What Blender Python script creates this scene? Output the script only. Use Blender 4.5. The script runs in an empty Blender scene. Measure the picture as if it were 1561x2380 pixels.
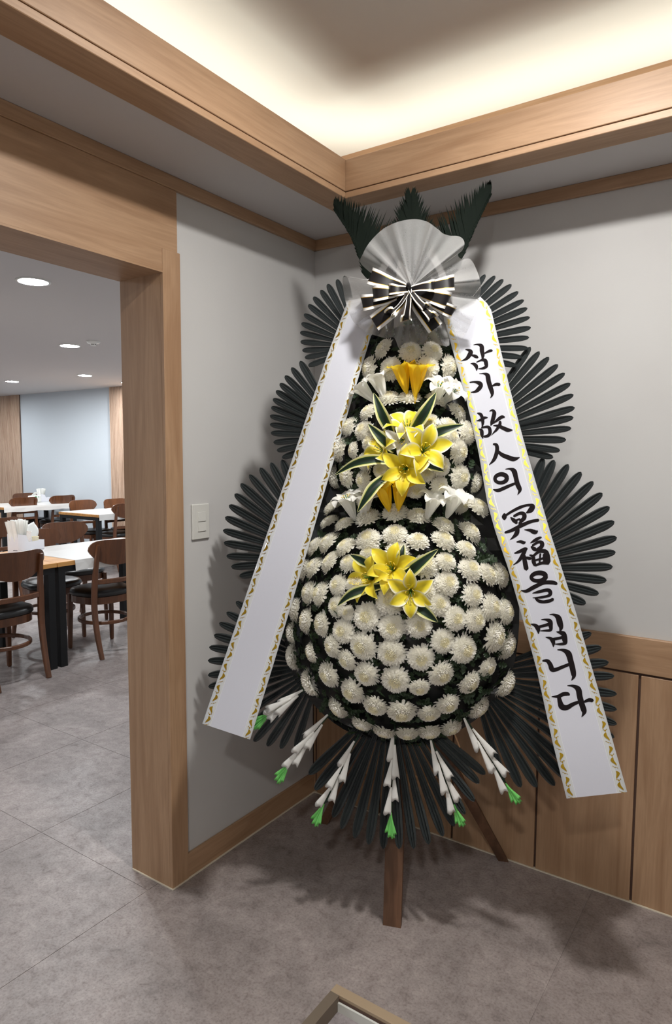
import bpy, math, random
from mathutils import Vector, Matrix

# ------------------------------------------------------------------ camera
scene = bpy.context.scene
COL = scene.collection
IMG_W, IMG_H = 1561, 2380
F_PX = 1570.0
CAM = Vector((1.7249, -2.3676, 1.5))
YAW, PITCH, ROLL = 2.168200, 0.083042, 0.0044556
_fw = Vector((math.cos(YAW) * math.cos(PITCH), math.sin(YAW) * math.cos(PITCH), -math.sin(PITCH)))
_r = Vector((math.sin(YAW), -math.cos(YAW), 0.0))
_u = _r.cross(_fw)
_rt = _r * math.cos(ROLL) + _u * math.sin(ROLL)
_up = _u * math.cos(ROLL) - _r * math.sin(ROLL)
cam_data = bpy.data.cameras.new('camera')
cam_data.sensor_fit = 'VERTICAL'
cam_data.sensor_height = 36.0
cam_data.lens = F_PX / IMG_H * 36.0
cam_data.clip_start = 0.02
cam_data.clip_end = 60
cam = bpy.data.objects.new('camera', cam_data)
COL.objects.link(cam)
cam.matrix_world = Matrix(((_rt.x, _up.x, -_fw.x, CAM.x), (_rt.y, _up.y, -_fw.y, CAM.y), (_rt.z, _up.z, -_fw.z, CAM.z), (0, 0, 0, 1)))
scene.camera = cam

# ------------------------------------------------------------------ world, exposure
world = bpy.data.worlds.new('world')
scene.world = world
world.use_nodes = True
world.node_tree.nodes['Background'].inputs[0].default_value = (0.8, 0.85, 0.9, 1)
world.node_tree.nodes['Background'].inputs[1].default_value = 0.12
scene.view_settings.view_transform = 'Standard'
scene.view_settings.look = 'None'
scene.view_settings.gamma = 1.0
scene.view_settings.use_curve_mapping = False
scene.view_settings.exposure = 0.40
scene.cycles.use_denoising = True
scene.cycles.max_bounces = 10
scene.cycles.diffuse_bounces = 6
scene.cycles.transparent_max_bounces = 16
scene.cycles.sample_clamp_indirect = 6.0
# strengths of the lamps (each lamp is built with its fixture further down)
KEY_X, KEY_Y = 1.24, -1.06
PANEL_L = 390.0       # downlight of the hall in front of the wreath
ENTRANCE_FILL_L = 430.0     # unseen fill lamp, added further back to brighten the flowers from the front
COVE_L = 8.5         # light strips in the ceiling cove
DOWN_L = 330.0        # downlights of the dining room

rnd = random.Random(7)
PI = math.pi


def px_ray(x, y):
    d = _fw * F_PX + _rt * (x - IMG_W / 2) - _up * (y - IMG_H / 2)
    return d.normalized()


def to_px(P):
    d = Vector(P) - CAM
    z = d.dot(_fw)
    if z < 0.05:
        return None
    return (IMG_W / 2 + F_PX * d.dot(_rt) / z, IMG_H / 2 - F_PX * d.dot(_up) / z, z)


# ------------------------------------------------------------------ materials
MATS = {}


def mat(name, color=(0.5, 0.5, 0.5), rough=0.6, metal=0.0, spec=0.5, coat=0.0):
    m = bpy.data.materials.new(name)
    m.use_nodes = True
    b = m.node_tree.nodes['Principled BSDF']
    b.inputs['Base Color'].default_value = (*color, 1)
    b.inputs['Roughness'].default_value = rough
    b.inputs['Metallic'].default_value = metal
    b.inputs['Specular IOR Level'].default_value = spec
    b.inputs['Coat Weight'].default_value = coat
    MATS[name] = m
    return m


class NT:
    """small helper around a material's node tree"""
    def __init__(self, m):
        self.m = m
        self.t = m.node_tree
        self.b = self.t.nodes['Principled BSDF']

    def n(self, kind, **kw):
        nd = self.t.nodes.new(kind)
        for k, v in kw.items():
            setattr(nd, k, v)
        return nd

    def l(self, a, b):
        self.t.links.new(a, b)

    def coords(self, scale=(1, 1, 1), kind='Position', loc=(0, 0, 0)):
        if kind == 'Position':
            g = self.n('ShaderNodeNewGeometry').outputs['Position']
        else:
            g = self.n('ShaderNodeTexCoord').outputs[kind]
        mp = self.n('ShaderNodeMapping')
        mp.inputs['Scale'].default_value = scale
        mp.inputs['Location'].default_value = loc
        self.l(g, mp.inputs['Vector'])
        return mp.outputs['Vector']

    def noise(self, vec, scale, detail=4, rough=0.55, dist=0.0):
        nd = self.n('ShaderNodeTexNoise')
        nd.inputs['Scale'].default_value = scale
        nd.inputs['Detail'].default_value = detail
        nd.inputs['Roughness'].default_value = rough
        nd.inputs['Distortion'].default_value = dist
        self.l(vec, nd.inputs['Vector'])
        return nd.outputs['Fac']

    def ramp(self, fac, stops):
        r = self.n('ShaderNodeValToRGB')
        e = r.color_ramp.elements
        while len(e) < len(stops):
            e.new(0.5)
        for i, (p, c) in enumerate(stops):
            e[i].position = p
            e[i].color = (*c, 1)
        self.l(fac, r.inputs['Fac'])
        return r.outputs['Color']

    def mix(self, fac, a, b, mode='MIX'):
        x = self.n('ShaderNodeMix', data_type='RGBA', blend_type=mode)
        for sock, v in ((x.inputs[0], fac), (x.inputs[6], a), (x.inputs[7], b)):
            if isinstance(v, (int, float)):
                sock.default_value = v
            elif isinstance(v, tuple):
                sock.default_value = (*v, 1)
            else:
                self.l(v, sock)
        return x.outputs[2]

    def bump(self, h, strength=0.2, dist=0.002):
        b = self.n('ShaderNodeBump')
        b.inputs['Strength'].default_value = strength
        b.inputs['Distance'].default_value = dist
        self.l(h, b.inputs['Height'])
        self.l(b.outputs['Normal'], self.b.inputs['Normal'])

    def base(self, c):
        self.l(c, self.b.inputs['Base Color'])


def srgb(r, g, b):
    f = lambda v: (v / 255 / 12.92) if v / 255 <= 0.04045 else ((v / 255 + 0.055) / 1.055) ** 2.4
    return (f(r), f(g), f(b))


def wood_mat(name, axis, dark, light, rough=0.5, grain=1.0):
    m = mat(name, light, rough)
    t = NT(m)
    long_, cross = 1.3, 16.0
    sc = [cross, cross, cross]
    sc[axis] = long_
    v = t.coords(tuple(sc))
    n1 = t.noise(v, 1.0, 5, 0.6, 0.9)
    sc2 = [140.0, 140.0, 140.0]
    sc2[axis] = 6.0
    n2 = t.noise(t.coords(tuple(sc2)), 1.0, 3, 0.6)
    mid = tuple((a + b) / 2 for a, b in zip(dark, light))
    c1 = t.ramp(n1, [(0.34, dark), (0.47, mid), (0.56, light), (0.68, mid)])
    c2 = t.ramp(n2, [(0.3, (0.80, 0.78, 0.76)), (0.62, (1, 1, 1))])
    t.base(t.mix(0.55 * grain, c1, c2, 'MULTIPLY'))
    t.bump(n2, 0.12, 0.001)
    return m


OAK_D, OAK_L = srgb(158, 124, 94), srgb(176, 143, 112)
wood_mat('oak_along_x', 0, OAK_D, OAK_L)
wood_mat('oak_along_y', 1, OAK_D, OAK_L)
wood_mat('oak_along_z', 2, OAK_D, OAK_L)
wood_mat('slat_oak', 2, srgb(176, 146, 124), srgb(198, 170, 148))
wood_mat('table_wood', 1, srgb(168, 112, 52), srgb(205, 150, 82), 0.4)
wood_mat('chair_wood', 2, srgb(86, 52, 31), srgb(104, 64, 39), 0.32)
wood_mat('stand_wood', 2, srgb(86, 60, 42), srgb(112, 80, 58), 0.6)
wood_mat('stand_wood_pale', 0, srgb(150, 112, 80), srgb(180, 140, 104), 0.6)

m = mat('wallpaper', srgb(205, 202, 199), 0.85)
t = NT(m)
nz = t.noise(t.coords((1, 1, 1)), 420, 2, 0.6)
nb = t.noise(t.coords((1, 1, 1)), 2.0, 3, 0.5)
t.base(t.mix(t.ramp(nb, [(0.3, (0, 0, 0)), (0.7, (1, 1, 1))]), srgb(191, 190, 189), srgb(197, 197, 196)))
t.bump(nz, 0.18, 0.0008)

m = mat('blue_wallpaper', srgb(192, 199, 205), 0.85)
t = NT(m)
t.bump(t.noise(t.coords(), 300, 2), 0.15, 0.0008)

m = mat('ceiling_paint', srgb(192, 189, 188), 0.9)
t = NT(m)
t.bump(t.noise(t.coords(), 350, 2), 0.12, 0.0006)

m = mat('tray_paint', srgb(206, 204, 198), 0.9)
t = NT(m)
t.bump(t.noise(t.coords(), 200, 2), 0.1, 0.0006)


def vinyl(name, tint):
    m = mat(name, tint, 0.42, 0, 0.4)
    t = NT(m)
    v = t.coords()
    big = t.noise(v, 3.2, 6, 0.62, 0.6)
    midn = t.noise(v, 22, 9, 0.72, 0.5)
    fine = t.noise(v, 130, 4, 0.6)
    c = t.ramp(big, [(0.32, tuple(x * 0.76 for x in tint)), (0.5, tint), (0.7, tuple(x * 1.22 for x in tint))])
    c = t.mix(0.75, c, t.ramp(midn, [(0.30, (0.52, 0.49, 0.49)), (0.42, (0.84, 0.82, 0.82)), (0.52, (1.0, 1.0, 1.0)), (0.66, (1.18, 1.18, 1.17))]), 'MULTIPLY')
    c = t.mix(0.62, c, t.ramp(fine, [(0.36, (0.66, 0.64, 0.64)), (0.48, (0.98, 0.98, 0.98)), (0.62, (1.14, 1.14, 1.14))]), 'MULTIPLY')
    oi = t.n('ShaderNodeObjectInfo')
    c = t.mix(0.6, c, t.ramp(oi.outputs['Random'], [(0.0, (0.94, 0.93, 0.93)), (1.0, (1.05, 1.05, 1.05))]), 'MULTIPLY')
    t.base(c)
    r = t.ramp(midn, [(0.3, (0.52, 0.52, 0.52)), (0.7, (0.36, 0.36, 0.36))])
    t.l(r, t.b.inputs['Roughness'])
    t.bump(fine, 0.12, 0.0006)
    return m


vinyl('floor_vinyl', srgb(144, 135, 132))
mat('floor_joint', srgb(70, 64, 62), 0.8)
vinyl('pit_stone', srgb(150, 143, 145))
mat('caulk', srgb(214, 205, 186), 0.5)
mat('nosing', srgb(168, 148, 122), 0.5)
mat('nosing_brown', srgb(112, 100, 86), 0.6)
mat('nosing_white', srgb(214, 216, 210), 0.4)
mat('groove_dark', srgb(78, 56, 46), 0.7)
mat('switch_white', srgb(205, 205, 200), 0.35)
mat('plastic_white', srgb(226, 226, 222), 0.4)
mat('grille_grey', srgb(90, 88, 86), 0.6)


def emit(name, color, strength):
    m = bpy.data.materials.new(name)
    m.use_nodes = True
    nt = m.node_tree
    nt.nodes.clear()
    e = nt.nodes.new('ShaderNodeEmission')
    e.inputs[0].default_value = (*color, 1)
    e.inputs[1].default_value = strength
    o = nt.nodes.new('ShaderNodeOutputMaterial')
    nt.links.new(e.outputs[0], o.inputs[0])
    MATS[name] = m
    return m


emit('panel_light', (1.0, 0.97, 0.93), PANEL_L)
emit('entrance_fill_light', (1.0, 0.97, 0.93), ENTRANCE_FILL_L)
emit('cove_light', (1.0, 0.985, 0.88), COVE_L)
emit('down_light', (0.93, 0.97, 1.0), DOWN_L)

mat('black_metal', (0.007, 0.0075, 0.0085), 0.55, 0, 0.3)
mat('black_leather', (0.014, 0.014, 0.014), 0.36)
m = mat('table_vinyl', srgb(214, 212, 208), 0.3)
m.node_tree.nodes['Principled BSDF'].inputs['Transmission Weight'].default_value = 0.0
m = mat('blade_plastic', (0.027, 0.033, 0.034), 0.36, 0, 0.5)
mat('backing_black', (0.010, 0.011, 0.012), 0.42)


def two_sided_leaf(name, color, trans, rough=0.55, mixf=0.3):
    m = mat(name, color, rough)
    t = NT(m)
    tr = t.n('ShaderNodeBsdfTranslucent')
    tr.inputs['Color'].default_value = (*trans, 1)
    mx = t.n('ShaderNodeMixShader')
    mx.inputs[0].default_value = mixf
    out = t.t.nodes['Material Output']
    t.l(t.b.outputs[0], mx.inputs[1])
    t.l(tr.outputs[0], mx.inputs[2])
    t.l(mx.outputs[0], out.inputs['Surface'])
    return m, t


two_sided_leaf('mum_white', srgb(250, 249, 244), srgb(250, 248, 238), 0.7, 0.42)
two_sided_leaf('mum_cream', srgb(249, 246, 226), srgb(248, 242, 214), 0.7, 0.42)
two_sided_leaf('lily_white', srgb(247, 247, 243), srgb(246, 246, 238), 0.5, 0.38)
two_sided_leaf('trumpet_yellow', srgb(252, 218, 40), srgb(255, 228, 60), 0.45, 0.35)
two_sided_leaf('glad_white', srgb(246, 246, 243), srgb(246, 246, 240), 0.5, 0.35)
two_sided_leaf('bud_green', srgb(140, 232, 128), srgb(150, 238, 136), 0.5, 0.35)
two_sided_leaf('foliage_green', srgb(40, 58, 36), srgb(50, 80, 30), 0.55, 0.15)
two_sided_leaf('palm_green', srgb(13, 22, 16), srgb(16, 32, 18), 0.8, 0.08)
MATS['palm_green'].node_tree.nodes['Principled BSDF'].inputs['Specular IOR Level'].default_value = 0.15
mat('stem_green', srgb(20, 50, 30), 0.6)
mat('stamen_green', srgb(60, 110, 30), 0.6)
mat('anther_yellow', srgb(225, 190, 60), 0.6)


def uv_ramp_leaf(name, stops, trans, streak=None, axis='X', mixf=0.25):
    """colour that belongs to the petal/leaf: from its middle line (0) to its rim (1)"""
    m, t = two_sided_leaf(name, stops[0][1], trans, 0.48, mixf)
    uv = t.n('ShaderNodeUVMap')
    sp = t.n('ShaderNodeSeparateXYZ')
    t.l(uv.outputs[0], sp.inputs[0])
    fac = sp.outputs[axis]
    if streak:
        v = t.n('ShaderNodeMapping')
        v.inputs['Scale'].default_value = (streak, 0.8, 1)
        t.l(uv.outputs[0], v.inputs[0])
        nz = t.noise(v.outputs[0], 1.0, 4, 0.6, 0.2)
        ma = t.n('ShaderNodeMath', operation='MULTIPLY_ADD')
        t.l(nz, ma.inputs[0])
        ma.inputs[1].default_value = 0.30
        t.l(fac, ma.inputs[2])
        fac = ma.outputs[0]
    col_ = t.ramp(fac, stops)
    t.base(col_)
    for nd in t.t.nodes:
        if nd.type == 'BSDF_TRANSLUCENT':
            t.l(col_, nd.inputs['Color'])
    return m


YEL, WHT = srgb(246, 224, 48), srgb(244, 242, 226)
uv_ramp_leaf('lily_yellow', [(0.0, srgb(236, 206, 30)), (0.35, YEL), (0.8, srgb(246, 228, 70)), (1.0, srgb(247, 236, 130))], YEL)
uv_ramp_leaf('lily_yellow_white', [(0.0, srgb(226, 208, 50)), (0.45, YEL), (0.72, srgb(246, 234, 110)), (0.92, WHT)], YEL)
uv_ramp_leaf('variegated', [(0.0, srgb(8, 28, 18)), (0.5, srgb(18, 46, 28)), (0.72, srgb(40, 72, 36)), (0.82, srgb(214, 216, 120)), (1.0, srgb(236, 234, 184))], srgb(160, 170, 80), 5.0)

# ribbon cloth
m = mat('ribbon_white', srgb(197, 199, 209), 0.42, 0, 0.5)
t = NT(m)
t.bump(t.noise(t.coords(), 30, 3), 0.12, 0.004)
mat('ribbon_border', srgb(200, 203, 204), 0.22, 0, 0.5, 0.3)
mat('ribbon_line', srgb(222, 223, 230), 0.3)
mat('gold_foil', srgb(214, 176, 58), 0.28, 1.0)
mat('ink_black', (0.012, 0.009, 0.010), 0.8, 0, 0.08)
mat('bow_black', (0.010, 0.009, 0.010), 0.45, 0, 0.22)
mat('bow_white', srgb(228, 228, 226), 0.4)

# gauze: thin non-woven fabric, partly see-through
m = bpy.data.materials.new('gauze')
m.use_nodes = True
MATS['gauze'] = m
t = NT(m)
t.b.inputs['Base Color'].default_value = (*srgb(214, 214, 214), 1)
t.b.inputs['Roughness'].default_value = 0.8
v = t.coords()
n1 = t.noise(v, 260, 4, 0.7, 0.3)
n2 = t.noise(v, 9, 3, 0.5, 0.5)
f1 = t.ramp(n1, [(0.3, (0.28, 0.28, 0.28)), (0.7, (0.34, 0.34, 0.34))])
f2 = t.ramp(n2, [(0.3, (0.85, 0.85, 0.85)), (0.7, (1.12, 1.12, 1.12))])
a = t.mix(1.0, f1, f2, 'MULTIPLY')
tr = t.n('ShaderNodeBsdfTransparent')
tl = t.n('ShaderNodeBsdfTranslucent')
tl.inputs['Color'].default_value = (*srgb(214, 214, 212), 1)
cl = t.n('ShaderNodeMixShader')
cl.inputs[0].default_value = 0.35
t.l(t.b.outputs[0], cl.inputs[1])
t.l(tl.outputs[0], cl.inputs[2])
mx = t.n('ShaderNodeMixShader')
lw = t.n('ShaderNodeLayerWeight')
lw.inputs['Blend'].default_value = 0.2
a = t.mix(lw.outputs['Facing'], a, (0.95, 0.95, 0.95))
t.l(a, mx.inputs[0])
t.l(tr.outputs[0], mx.inputs[1])
t.l(cl.outputs[0], mx.inputs[2])
t.l(mx.outputs[0], t.t.nodes['Material Output'].inputs['Surface'])

m = mat('paper_white', srgb(236, 236, 232), 0.7)
m = mat('holder_card', srgb(226, 226, 232), 0.55)
m = mat('cup_paper', srgb(238, 232, 226), 0.55)
t = NT(m)
nz = t.noise(t.coords(), 75, 2, 0.5)
t.base(t.ramp(nz, [(0.5, srgb(238, 232, 226)), (0.66, srgb(238, 228, 224)), (0.7, srgb(206, 120, 130))]))
mat('cup_plain', srgb(236, 228, 200), 0.6)
mat('green_print', srgb(40, 150, 80), 0.5)
mat('grey_print', srgb(70, 70, 80), 0.6)


# ------------------------------------------------------------------ object helpers
def link(o, parent=None):
    COL.objects.link(o)
    if parent is not None:
        o.parent = parent
    return o


def mesh(name, verts, faces, mats, fm=None, smooth=False, uvs=None):
    me = bpy.data.meshes.new(name)
    me.from_pydata([tuple(v) for v in verts], [], faces)
    for mm in ([mats] if isinstance(mats, str) else mats):
        me.materials.append(MATS[mm])
    if fm:
        me.polygons.foreach_set('material_index', fm)
    if smooth:
        me.polygons.foreach_set('use_smooth', [True] * len(me.polygons))
    if uvs is not None:
        ul = me.uv_layers.new(name='UVMap')
        for lp in me.loops:
            ul.data[lp.index].uv = uvs[lp.vertex_index]
    me.update()
    return me


def obj(name, me, parent=None, matrix=None, loc=None):
    o = bpy.data.objects.new(name, me)
    link(o, parent)
    if matrix is not None:
        o.matrix_local = matrix
    elif loc is not None:
        o.location = loc
    return o


def empty(name, loc, rotz=0.0):
    o = bpy.data.objects.new(name, None)
    o.empty_display_size = 0.05
    COL.objects.link(o)
    o.location = loc
    o.rotation_euler = (0, 0, rotz)
    return o


def tag(o, label=None, cat=None, group=None, kind=None):
    if label:
        o['label'] = label
    if cat:
        o['category'] = cat
    if group:
        o['group'] = group
    if kind:
        o['kind'] = kind
    return o


def copy_tree(o, parent=None):
    c = o.copy()
    COL.objects.link(c)
    c.parent = parent
    for ch in o.children:
        copy_tree(ch, c)
    return c


class MB:
    """collects shapes of ONE part"""
    def __init__(self):
        self.v, self.f, self.m = [], [], []

    def add(self, verts, faces, mi=0):
        k = len(self.v)
        self.v += [tuple(x) for x in verts]
        self.f += [tuple(i + k for i in f) for f in faces]
        self.m += [mi] * len(faces)

    def box(self, lo, hi, mi=0, bev=0.0):
        x0, y0, z0 = lo
        x1, y1, z1 = hi
        if bev <= 0:
            vs = [(x0, y0, z0), (x1, y0, z0), (x1, y1, z0), (x0, y1, z0), (x0, y0, z1), (x1, y0, z1), (x1, y1, z1), (x0, y1, z1)]
            self.add(vs, [(0, 3, 2, 1), (4, 5, 6, 7), (0, 1, 5, 4), (1, 2, 6, 5), (2, 3, 7, 6), (3, 0, 4, 7)], mi)
            return
        b = min(bev, (x1 - x0) / 2.01, (y1 - y0) / 2.01, (z1 - z0) / 2.01)
        cs = [(sx, sy, sz) for sz in (0, 1) for sy in (0, 1) for sx in (0, 1)]
        vs, idx = [], {}
        for (sx, sy, sz) in cs:
            X, Y, Z = (x0, x1)[sx], (y0, y1)[sy], (z0, z1)[sz]
            ix, iy, iz = (b, -b)[sx], (b, -b)[sy], (b, -b)[sz]
            for a, P in (('x', (X, Y + iy, Z + iz)), ('y', (X + ix, Y, Z + iz)), ('z', (X + ix, Y + iy, Z))):
                idx[(sx, sy, sz, a)] = len(vs)
                vs.append(P)
        fs = []
        for a, ax in (('x', 0), ('y', 1), ('z', 2)):
            for s in (0, 1):
                q = []
                for (p, r) in ((0, 0), (1, 0), (1, 1), (0, 1)):
                    c = [0, 0, 0]
                    c[ax] = s
                    o1, o2 = [i for i in range(3) if i != ax]
                    c[o1], c[o2] = p, r
                    q.append(idx[(*c, a)])
                flip = (s == 0) != (ax == 1)
                fs.append(tuple(reversed(q)) if flip else tuple(q))
        for ax in range(3):
            o1, o2 = [i for i in range(3) if i != ax]
            a1, a2 = 'xyz'[o1], 'xyz'[o2]
            for s1 in (0, 1):
                for s2 in (0, 1):
                    c0, c1 = [0, 0, 0], [0, 0, 0]
                    c0[ax], c1[ax] = 0, 1
                    for c in (c0, c1):
                        c[o1], c[o2] = s1, s2
                    fs.append((idx[(*c0, a1)], idx[(*c1, a1)], idx[(*c1, a2)], idx[(*c0, a2)]))
        for c in cs:
            fs.append((idx[(*c, 'x')], idx[(*c, 'y')], idx[(*c, 'z')]))
        self.add(vs, fs, mi)

    def sweep(self, path, secs, mi=0, ref=(0, 0, 1), closed=False, cap=True):
        """path: points, secs: per point list of 2D section points (or one list)"""
        n = len(path)
        P = [Vector(p) for p in path]
        if not isinstance(secs[0][0], (tuple, list)):
            secs = [secs] * n
        k = len(secs[0])
        vs = []
        for i in range(n):
            if closed:
                tg = P[(i + 1) % n] - P[i - 1]
            else:
                tg = P[min(i + 1, n - 1)] - P[max(i - 1, 0)]
            tg.normalize()
            a = Vector(ref).cross(tg)
            if a.length < 1e-4:
                a = Vector((1, 0, 0)).cross(tg)
            a.normalize()
            b = tg.cross(a)
            for (s, q) in secs[i]:
                vs.append(P[i] + a * s + b * q)
        fs = []
        for i in range(n if closed else n - 1):
            j = (i + 1) % n
            for c in range(k):
                d = (c + 1) % k
                fs.append((i * k + c, i * k + d, j * k + d, j * k + c))
        if cap and not closed:
            fs.append(tuple(reversed(range(k))))
            fs.append(tuple((n - 1) * k + c for c in range(k)))
        self.add(vs, fs, mi)

    def tube(self, path, rad, sides=8, mi=0, closed=False):
        n = len(path)
        rs = rad if isinstance(rad, (list, tuple)) else [rad] * n
        secs = [[(r * math.cos(2 * PI * c / sides), r * math.sin(2 * PI * c / sides)) for c in range(sides)] for r in rs]
        self.sweep(path, secs, mi, closed=closed)

    def mesh(self, name, mats, smooth=False):
        return mesh(name, self.v, self.f, mats, self.m, smooth)

    def build(self, name, mats, parent=None, smooth=False, loc=None):
        return obj(name, self.mesh(name, mats, smooth), parent, loc=loc)


def rect(w, h):
    return [(-w / 2, -h / 2), (w / 2, -h / 2), (w / 2, h / 2), (-w / 2, h / 2)]


def rrect(w, h, b):
    w, h = w / 2, h / 2
    return [(-w + b, -h), (w - b, -h), (w, -h + b), (w, h - b), (w - b, h), (-w + b, h), (-w, h - b), (-w, -h + b)]


def bx(name, lo, hi, mt, parent=None, bev=0.0, kind=None):
    b = MB()
    b.box(lo, hi, 0, bev)
    o = b.build(name, mt, parent)
    if kind:
        o['kind'] = kind
    return o


def catmull(pts, n):
    out = []
    m_ = len(pts)
    for i in range(m_ - 1):
        p0, p1, p2, p3 = pts[max(i - 1, 0)], pts[i], pts[i + 1], pts[min(i + 2, m_ - 1)]
        for j in range(n):
            u = j / n
            out.append(tuple(0.5 * (2 * b + (c - a) * u + (2 * a - 5 * b + 4 * c - d) * u * u + (3 * b - a - 3 * c + d) * u ** 3)
                             for a, b, c, d in zip(p0, p1, p2, p3)))
    out.append(tuple(pts[-1]))
    return out


# ================================================================== THE SETTING
ST = 'structure'
HC = 2.398            # underside of the low ceiling border of the hall
TRAY = 2.705          # raised ceiling
HX1, HY0 = 3.4, -4.6  # far sides of the hall (behind the photographer)
DX0, DY0, DY1, DC = -11.0, -4.6, 4.15, 2.5   # dining room
OPN0, OPN1, HEAD = -2.75, -0.838, 2.09       # opening between the rooms
PX, PY, PZ = 0.745, -0.90, -0.042             # sunken entrance

# ---- floor
fb = MB()
fb.box((DX0, DY0, -0.12), (PX - 0.03, DY1, -0.0015))
fb.box((PX - 0.03, PY + 0.03, -0.12), (HX1, 0.05, -0.0015))
floor = fb.build('floor', 'floor_vinyl')
tag(floor, 'grey mottled stone-look vinyl floor of both rooms', None, None, ST)
TP, TX0, TY0, GAP = 0.634, -0.056, -0.895, 0.0011
regions = [(DX0, DY0, PX - 0.03, DY1), (PX - 0.03, PY + 0.03, HX1, 0.0)]
for i in range(-17, 6):
    for j in range(-6, 9):
        x0, y0 = TX0 + i * TP, TY0 + j * TP
        x1, y1 = x0 + TP, y0 + TP
        if i >= 0:            # the hall is laid with larger sheets
            if i % 2 or j not in (-4, 0):
                continue
            x1 = x0 + 2 * TP
            y0, y1 = (-0.895 - 3 * TP, 0.0) if j == 0 else (-0.895 - 6 * TP, -0.895 - 3 * TP)
        cs = [to_px((a, b, 0)) for a in (x0, x1) for b in (y0, y1)]
        cs = [c for c in cs if c]
        if not cs:
            continue
        if max(c[0] for c in cs) < -60 or min(c[0] for c in cs) > IMG_W + 60 or min(c[1] for c in cs) > IMG_H + 60:
            continue
        if max(c[1] for c in cs) - min(c[1] for c in cs) < 10:
            continue
        tb = MB()
        for (a0, b0, a1, b1) in regions:
            u0, v0, u1, v1 = max(x0, a0), max(y0, b0), min(x1, a1), min(y1, b1)
            if u1 - u0 < 0.02 or v1 - v0 < 0.02:
                continue
            g = lambda cond: GAP if cond else 0.0
            tb.box((u0 + g(u0 == x0), v0 + g(v0 == y0), -0.0014), (u1 - g(u1 == x1), v1 - g(v1 == y1), 0.0))
        if tb.f:
            tb.build('floor_tile', 'floor_vinyl', floor)

# sunken entrance by the photographer's feet
pit = MB()
pit.box((PX, HY0, PZ - 0.05), (HX1, PY, PZ))
pit.build('floor_entrance', 'pit_stone')
tag(bpy.data.objects['floor_entrance'], 'pale stone floor of the lower entrance area', None, None, ST)
nb_ = MB()
nb_.box((PX - 0.03, PY, -0.009), (HX1, PY + 0.03, 0.002), 0, 0.001)
nb_.box((PX, PY - 0.008, PZ), (HX1, PY, -0.016), 1)
nb_.box((PX, PY - 0.002, -0.016), (HX1, PY, -0.009), 2)
nb_.build('trim_1', ['nosing', 'nosing_white', 'groove_dark'])
tag(bpy.data.objects['trim_1'], 'beige edge strip along the step down', None, None, ST)
nb_ = MB()
nb_.box((PX - 0.03, HY0, -0.02), (PX, PY, 0.001), 0, 0.0005)
nb_.box((PX - 0.005, HY0, PZ), (PX - 0.0005, PY, -0.02), 0)
nb_.build('trim_2', 'nosing_brown')
tag(bpy.data.objects['trim_2'], 'brown edge strip on the left of the step down', None, None, ST)

# ---- walls
wl = MB()
wl.box((-0.19, OPN1, -0.1), (0, DY1, 3.0))
wl.box((-0.19, OPN0, HEAD), (0, OPN1, 3.0))
wl.box((-0.19, DY0, -0.1), (0, OPN0, 3.0))
tag(wl.build('wall_left', 'wallpaper'), 'light grey papered wall left of the corner', None, None, ST)
wall_right = bx('wall_right', (-0.0, 0, -0.1), (HX1 + 0.1, 0.12, 3.0), 'wallpaper')
tag(wall_right, 'light grey papered wall right of the corner', None, None, ST)
tag(bx('wall_side', (HX1, HY0, -0.2), (HX1 + 0.1, 0, 3.0), 'wallpaper'), 'grey papered wall at the far side of the hall', None, None, ST)
tag(bx('wall_behind', (0, HY0 - 0.1, -0.2), (HX1 + 0.1, HY0, 3.0), 'wallpaper'), 'grey papered wall behind the entrance', None, None, ST)
tag(bx('wall_dining_back', (DX0 - 0.1, DY1, -0.1), (0, DY1 + 0.1, 3.0), 'blue_wallpaper'), 'pale blue papered back wall of the dining room', None, None, ST)
tag(bx('wall_dining_side', (DX0 - 0.1, DY0, -0.1), (DX0, DY1, 3.0), 'blue_wallpaper'), 'pale blue papered side wall of the dining room', None, None, ST)
tag(bx('wall_dining_front', (DX0 - 0.1, DY0 - 0.1, -0.1), (0, DY0, 3.0), 'blue_wallpaper'), 'pale blue papered front wall of the dining room', None, None, ST)

# ribbed wood cladding on the dining room's back wall
def cladding(x0, x1, name):
    back = bx(name, (x0, DY1 - 0.012, 0), (x1, DY1 - 0.001, DC), 'groove_dark')
    s = MB()
    n = round((x1 - x0) / 0.034)
    pt = (x1 - x0) / n
    for k in range(n):
        a = x0 + k * pt
        s.box((a + 0.004, DY1 - 0.034, 0.0), (a + pt - 0.004, DY1 - 0.012, DC - 0.002))
    o = s.build('slat', 'slat_oak', back)
    o['kind'] = 'stuff'
    return tag(back, None, None, None, ST)
tag(cladding(-10.6, -9.16, 'trim_3'), 'ribbed oak slat cladding left of the pale blue wall', None, None, ST)
tag(cladding(-6.77, -5.2, 'trim_4'), 'ribbed oak slat cladding right of the pale blue wall', None, None, ST)

# ---- ceilings
tag(bx('ceiling_dining', (DX0, DY0, DC), (-0.19, DY1, DC + 0.1), 'ceiling_paint'), 'white plaster ceiling of the dining room', None, None, ST)
BI, BO = 0.378, 0.270    # inner and outer edge of the ceiling beam, measured from the walls
BIY, BOY = 0.338, 0.242
so = MB()
so.box((0, HY0, HC), (BO, 0, HC + 0.02))
so.box((HX1 - BO, HY0, HC), (HX1, 0, HC + 0.02))
so.box((BO, -BOY, HC), (HX1 - BO, 0, HC + 0.02))
so.box((BO, HY0, HC), (HX1 - BO, HY0 + BOY, HC + 0.02))
tag(so.build('ceiling', 'ceiling_paint'), 'white low ceiling border of the hall', None, None, ST)
tag(bx('ceiling_tray', (0, HY0, TRAY), (HX1, 0, TRAY + 0.1), 'tray_paint'), 'white raised ceiling lit from the cove', None, None, ST)

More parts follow.
